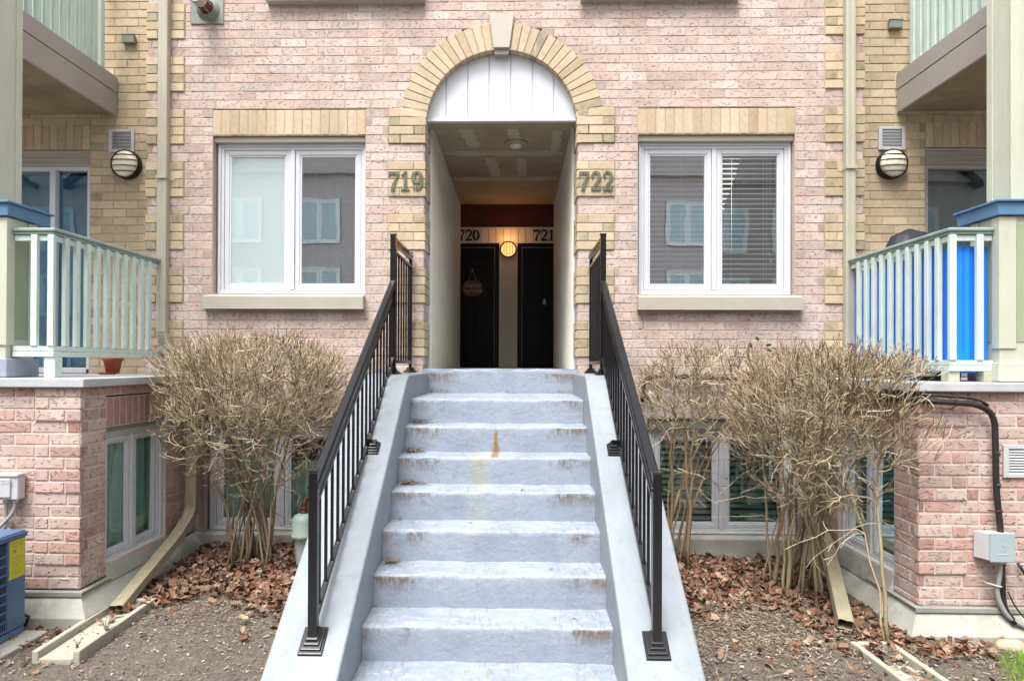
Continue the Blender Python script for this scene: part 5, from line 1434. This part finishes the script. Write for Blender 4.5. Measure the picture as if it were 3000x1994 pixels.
# weeds
def weed(x, y, n, h0, label, name='weed', z0=None):
    t = thing(name, (x, y, gh(x, y)), label, 'plant'); z0 = gh(x, y) if z0 is None else z0
    ms = MB(); ml = MB()
    for i in range(n):
        a = rnd.uniform(0, 6.28); h_ = h0*rnd.uniform(.6, 1); tx, ty_ = x+math.cos(a)*h_*.3, y+math.sin(a)*h_*.3
        ms.tube([(x+rnd.uniform(-.02, .02), y+rnd.uniform(-.02, .02), z0), ((x+tx)/2, (y+ty_)/2, z0+h_*.6), (tx, ty_, z0+h_)], [.003, .0025, .0015], 5)
        for k_ in range(5):
            u = .4+.6*k_/4; c = Vector((x+(tx-x)*u, y+(ty_-y)*u, z0+h_*u)); b_ = rnd.uniform(0, 6.28); L = rnd.uniform(.02, .035)
            d = Vector((math.cos(b_), math.sin(b_), rnd.uniform(-.2, .6))).normalized(); sd_ = d.cross(Vector((0, 0, 1))).normalized()*L*.25
            ml.add([c, c+d*L*.5+sd_, c+d*L, c+d*L*.5-sd_], [(0, 1, 2, 3)])
    ms.build('stem', STEM, t); ml.build('leaf', GREENL, t)
weed(-2.62, -2.0, 4, .17, 'small green weed growing beside the left splash block', z0=-.08)
weed(-2.70, -2.17, 3, .08, 'low green weed at the front of the left splash block', z0=-.10)
weed(2.95, -1.98, 3, .11, 'tiny dark green weed by the right footing', z0=-.12)

# =================================================================== BUSHES
from mathutils import kdtree
def bush(bx, by, C, Rr, n_stem, n_twig, label, seed, spread=.12, n_low=0, bases=None, zlow=.55, wscale=1.):
    """stems rise into a clipped dome; twigs are then grown to points spread through the dome so that it fills out"""
    r_ = random.Random(seed); t = thing('bush', (bx, by, gh(bx, by)), label, 'bush')
    ms = MB(); mt = MB(); mtip = MB(); cx, cy, cz = C; rx, ry, rz = Rr
    def blocked(q): return q.y > -.03 or ((q.x < -2.86 or q.x > 2.86) and q.y > -1.80 and q.z < 1.70)
    def fix(q):
        if q.y > -.03: q.y = -.03
        if q.y > -1.80 and q.z < 1.70: q.x = max(-2.86, min(2.86, q.x))
        return q
    nodes = []        # (pos, dir, r)
    for i in range(n_stem):
        b0 = bases[i % len(bases)] if bases else (bx, by)
        a = r_.uniform(0, 6.28); rad = spread*math.sqrt(r_.random()); p = Vector((b0[0]+rad*math.cos(a)*1.2, min(b0[1]+rad*math.sin(a), -.08), gh(*b0)-.03))
        th = 6.283*(i+.5*r_.random())/n_stem*3.7; q = math.sqrt(r_.random())*.72
        tgt = fix(Vector((cx+rx*q*math.cos(th), cy+ry*q*math.sin(th), cz+rz*r_.uniform(-.35, .3))))
        pts = [p]; m0 = 9; ctrl = Vector((p.x*.72+tgt.x*.28+r_.gauss(0, .03), p.y*.75+tgt.y*.25, p.z+(tgt.z-p.z)*.66))
        for k_ in range(1, m0+1):
            u = k_/m0; q_ = p*(1-u)**2+ctrl*2*u*(1-u)+tgt*u*u; q_ += Vector((r_.gauss(0, .011), r_.gauss(0, .008), 0)); pts.append(fix(q_))
        R0 = r_.choice((.006, .008, .010, .012, .015, .020))*wscale; rr = [R0*(1-.6*k_/m0) for k_ in range(m0+1)]
        ms.tube(pts, rr, 6)
        for k_ in range(4, m0+1): nodes.append((pts[k_], (pts[k_]-pts[k_-1]).normalized(), rr[k_]))
    def target():
        while True:
            u, v, w = r_.uniform(-1, 1), r_.uniform(-1, 1), r_.uniform(-1, 1)
            lump = 1+.13*mn.noise(Vector((u*1.8+seed, v*1.8, w*1.8)))+.06*mn.noise(Vector((u*5, v*5, w*5+seed)))
            k = (abs(u)**2.5+abs(v)**2.5+(abs(w)**(3.2 if w > 0 else 2)))/lump**2
            if k < 1:
                if w < -.3 and r_.random() < .55: continue
                q = Vector((cx+u*rx, cy+v*ry, cz+w*rz))
                if not blocked(q): return q, k
    def twig(p, d, tgt, r0, r1, seg, mb, n, wob):
        L = (tgt-p).length; ctrl = p+d*L*.22+(tgt-p)*.28+Vector((r_.gauss(0, wob*L), r_.gauss(0, wob*L), r_.gauss(0, wob*L)))*.45
        pts = [p+(tgt-p)*0]
        for k_ in range(1, seg+1):
            u = k_/seg; q_ = p*(1-u)**2+ctrl*2*u*(1-u)+tgt*u*u
            if k_ < seg: q_ = q_+Vector((r_.gauss(0, .018*L), r_.gauss(0, .018*L), r_.gauss(0, .018*L)))
            pts.append(fix(q_))
        mb.tube(pts, [r0+(r1-r0)*i/seg for i in range(seg+1)], n, cap=False)
        return [(pts[i], (pts[i]-pts[i-1]).normalized(), r0+(r1-r0)*i/seg) for i in range(1, seg+1)]
    def batch(cnt, maxL, r0, r1, seg, mb, n, wob, rad):
        nonlocal nodes
        kd = kdtree.KDTree(len(nodes))
        for i, nd in enumerate(nodes): kd.insert(nd[0], i)
        kd.balance(); new = []
        for _ in range(cnt):
            tg, k = target()
            best = None
            for (co, idx, dist) in kd.find_n(tg, 5):
                nd = nodes[idx]
                if dist < .03 or dist > maxL: continue
                c = dist-.22*(tg-nd[0]).normalized().dot(nd[1])+(.10 if tg.z < nd[0].z-.02 else 0)+r_.uniform(0, .06)
                if best is None or c < best[0]: best = (c, nd)
            if best is None: continue
            nd = best[1]; rr0 = min(nd[2]*.8, r0*r_.uniform(.8, 1.2)); new += twig(nd[0], nd[1], tg, rr0, r1, seg, mb, n, wob)
        nodes += new; return new
    batch(int(n_twig*.05), .9, .0075*wscale, .0045, 6, ms, 5, .12, 0)
    batch(int(n_twig*.10), .6, .0055*wscale, .0038, 5, mt, 4, .15, 0)
    batch(int(n_twig*.25), .45, .0037, .0027, 4, mt, 3, .18, 0)
    last = batch(int(n_twig*.60), .35, .0031, .0021, 3, mt, 3, .2, 0)
    # short upright tips along the clipped top and outward ones on the flanks
    for (p, d, r0) in last:
        if r_.random() > .85: continue
        k = abs((p.x-cx)/rx)**2.5+abs((p.y-cy)/ry)**2.5+(abs((p.z-cz)/rz)**3.2)
        if p.z > cz-rz*.2 and k > .35:
            up = Vector((r_.gauss(0, .35), r_.gauss(0, .3), r_.uniform(.7, 1.4)))+Vector((p.x-cx, p.y-cy, 0))*.8
            e = p+(d*.5+up).normalized()*r_.uniform(.05, .13)
            if blocked(e): continue
            mt.tube([p, (p+e)/2+Vector((r_.gauss(0, .005),)*3), e], [.003, .0027, .0022], 3, cap=False)
            if r_.random() < .55 and e.z > cz: mtip.tube([e, e+(e-p)*.22], [.0034, .0018], 3, cap=False)
    # stray shoots, and bare whips low down
    for i in range(22+n_low):
        nd = r_.choice(nodes[:n_stem*6+80]); low = i >= 22
        d = Vector((r_.gauss(0, .8), r_.gauss(-.15, .4), r_.uniform(.1, .9) if not low else r_.uniform(-.6, .15))).normalized()
        L = r_.uniform(.3, .6); a = twig(nd[0], nd[1], fix(nd[0]+d*L), .0042, .0022, 6, mt, 3, .15)
        for _k in range(4):
            m_ = r_.choice(a); e = m_[0]+(m_[1]+Vector((r_.gauss(0, .8), r_.gauss(0, .6), r_.gauss(0, .6)))).normalized()*r_.uniform(.05, .15)
            if not blocked(e): twig(m_[0], m_[1], e, .003, .002, 2, mt, 3, .1)
    ms.build('stem', STEM, t); mt.build('twig', TWIG, t, kind='stuff')
    mtip.build('twig_tip', TIPM, t, kind='stuff')
    for _ in range(7):
        p, d, _r = r_.choice(last); L = r_.uniform(.03, .05); v = Vector((r_.gauss(0, 1), r_.gauss(0, 1), r_.gauss(0, 1))).normalized(); w_ = v.cross(d).normalized()*L*.35
        ml = MB(); ml.add([p, p+v*L*.4+w_, p+v*L, p+v*L*.4-w_, p+v*L*.5+v.cross(w_)*.2], [(4, 0, 1), (4, 1, 2), (4, 2, 3), (4, 3, 0)]); ml.build('dead_leaf', LEAFM, t)
    return t
bush(-2.27, -.46, (-2.17, -.72, 1.36), (.84, .60, .66), 24, 4600, 'dense leafless bush with a clipped round crown left of the stairs', 11, spread=.20, n_low=14)
bush(1.62, -.36, (1.87, -.42, 1.44), (.62, .30, .52), 9, 1150, 'sparse thin-stemmed leafless bush just right of the stairs', 12, spread=.12, n_low=14)
bush(2.50, -.92, (2.66, -1.16, 1.25), (.78, .80, .66), 28, 4200, 'broad tangled leafless bush in front of the right patio', 13, spread=.24, n_low=60, bases=[(2.5, -.92)]*10+[(2.72, -1.74)])
# small green sprig above the right bush
t = thing('vine_sprig', (2.36, -.3, 1.75), 'tiny sprig of green leaves rising above the right bushes', 'plant')
m = MB(); m.tube([(2.27, -.32, 1.62), (2.33, -.30, 1.86), (2.40, -.28, 1.99)], .003, 5); m.tube([(2.33, -.30, 1.86), (2.44, -.29, 1.93)], .0025, 5); m.build('stem', STEM, t)
for (x, z, a) in ((2.40, 2.0, 2.4), (2.455, 1.955, .2), (2.46, 1.92, -.3), (2.36, 1.87, -1.6), (2.33, 1.93, 1.9)):
    m = MB(); c = Vector((x, -.29, z)); d = Vector((math.cos(a), -.25, math.sin(a))).normalized(); w_ = d.cross(Vector((0, 1, .3))).normalized(); L = .06
    m.add([c, c+d*L*.35+w_*L*.25, c+d*L*.7+w_*L*.2, c+d*L, c+d*L*.7-w_*L*.2, c+d*L*.35-w_*L*.25, c+d*L*.5+Vector((0, -.006, 0))], [(6, 0, 1), (6, 1, 2), (6, 2, 3), (6, 3, 4), (6, 4, 5), (6, 5, 0)]); m.build('leaf', GREENL, t)

# =================================================================== HOUSE ACROSS THE LANE (mirrored in the panes)
t = thing('opposite_house', (0, -19, 0), 'dull pink house across the lane, mirrored in the window panes', 'house')
g = NG("far_brick"); p = g.pos(); bt = g.n("TexBrick"); g.l(g.mapping(p, (1, 1, 1)), bt.inputs[0])
sw_ = g.n("CombineXYZ"); sx = g.n("SeparateXYZ"); g.l(p, sx.inputs[0]); g.l(sx.outputs[0], sw_.inputs[0]); g.l(sx.outputs[2], sw_.inputs[1]); g.l(sw_.outputs[0], bt.inputs[0])
bt.inputs['Color1'].default_value = (.66, .56, .56, 1); bt.inputs['Color2'].default_value = (.60, .50, .50, 1); bt.inputs['Mortar'].default_value = (.52, .44, .41, 1); bt.inputs['Scale'].default_value = 1; bt.inputs['Brick Width'].default_value = .255; bt.inputs['Row Height'].default_value = .087; bt.inputs['Mortar Size'].default_value = .01
g.bsdf(bt.outputs[0], .9)
FARB = g.m
yo = -19.
m = MB(); m.box(-34, 34, yo-.3, yo, -.2, 9.0); m.build('wall', FARB, t)
for gx_ in (-22.5, -15, -7.5, 0, 7.5, 15, 22.5):
    m = MB(); m.prism([(gx_-3, 9.0), (gx_+3, 9.0), (gx_, 11.4)], 1, yo-6, yo+.25); m.build('gable', FARB, t)
    m = MB(); 
    for sg in (-1, 1):
        m.prism([(gx_, 11.4), (gx_+sg*3.3, 8.76), (gx_+sg*3.3, 9.0), (gx_, 11.68)], 1, yo-6, yo+.5)
    m.build('roof', simple("far_roof_%d" % int(gx_), (.09, .08, .08), .9), t)
FARW = simple("far_white_frame", (1.3, 1.3, 1.3), .5)
for zi in (.9, 3.6, 6.3):
    for xi_ in (-19, -16, -13, -10, -7.4, -4.9, -2.3, .2, 2.6, 5.0, 7.4, 10, 13, 16, 19):
        f, _ = window(-.85, .85, zi, zi+1.75, -.02, t, mat=FARW, rot=(lambda x, y_, z, xi_=xi_: (xi_-x, yo-y_+.05, z)), ft=.08, sash=.09)
S.world.cycles.sampling_method = 'AUTOMATIC'
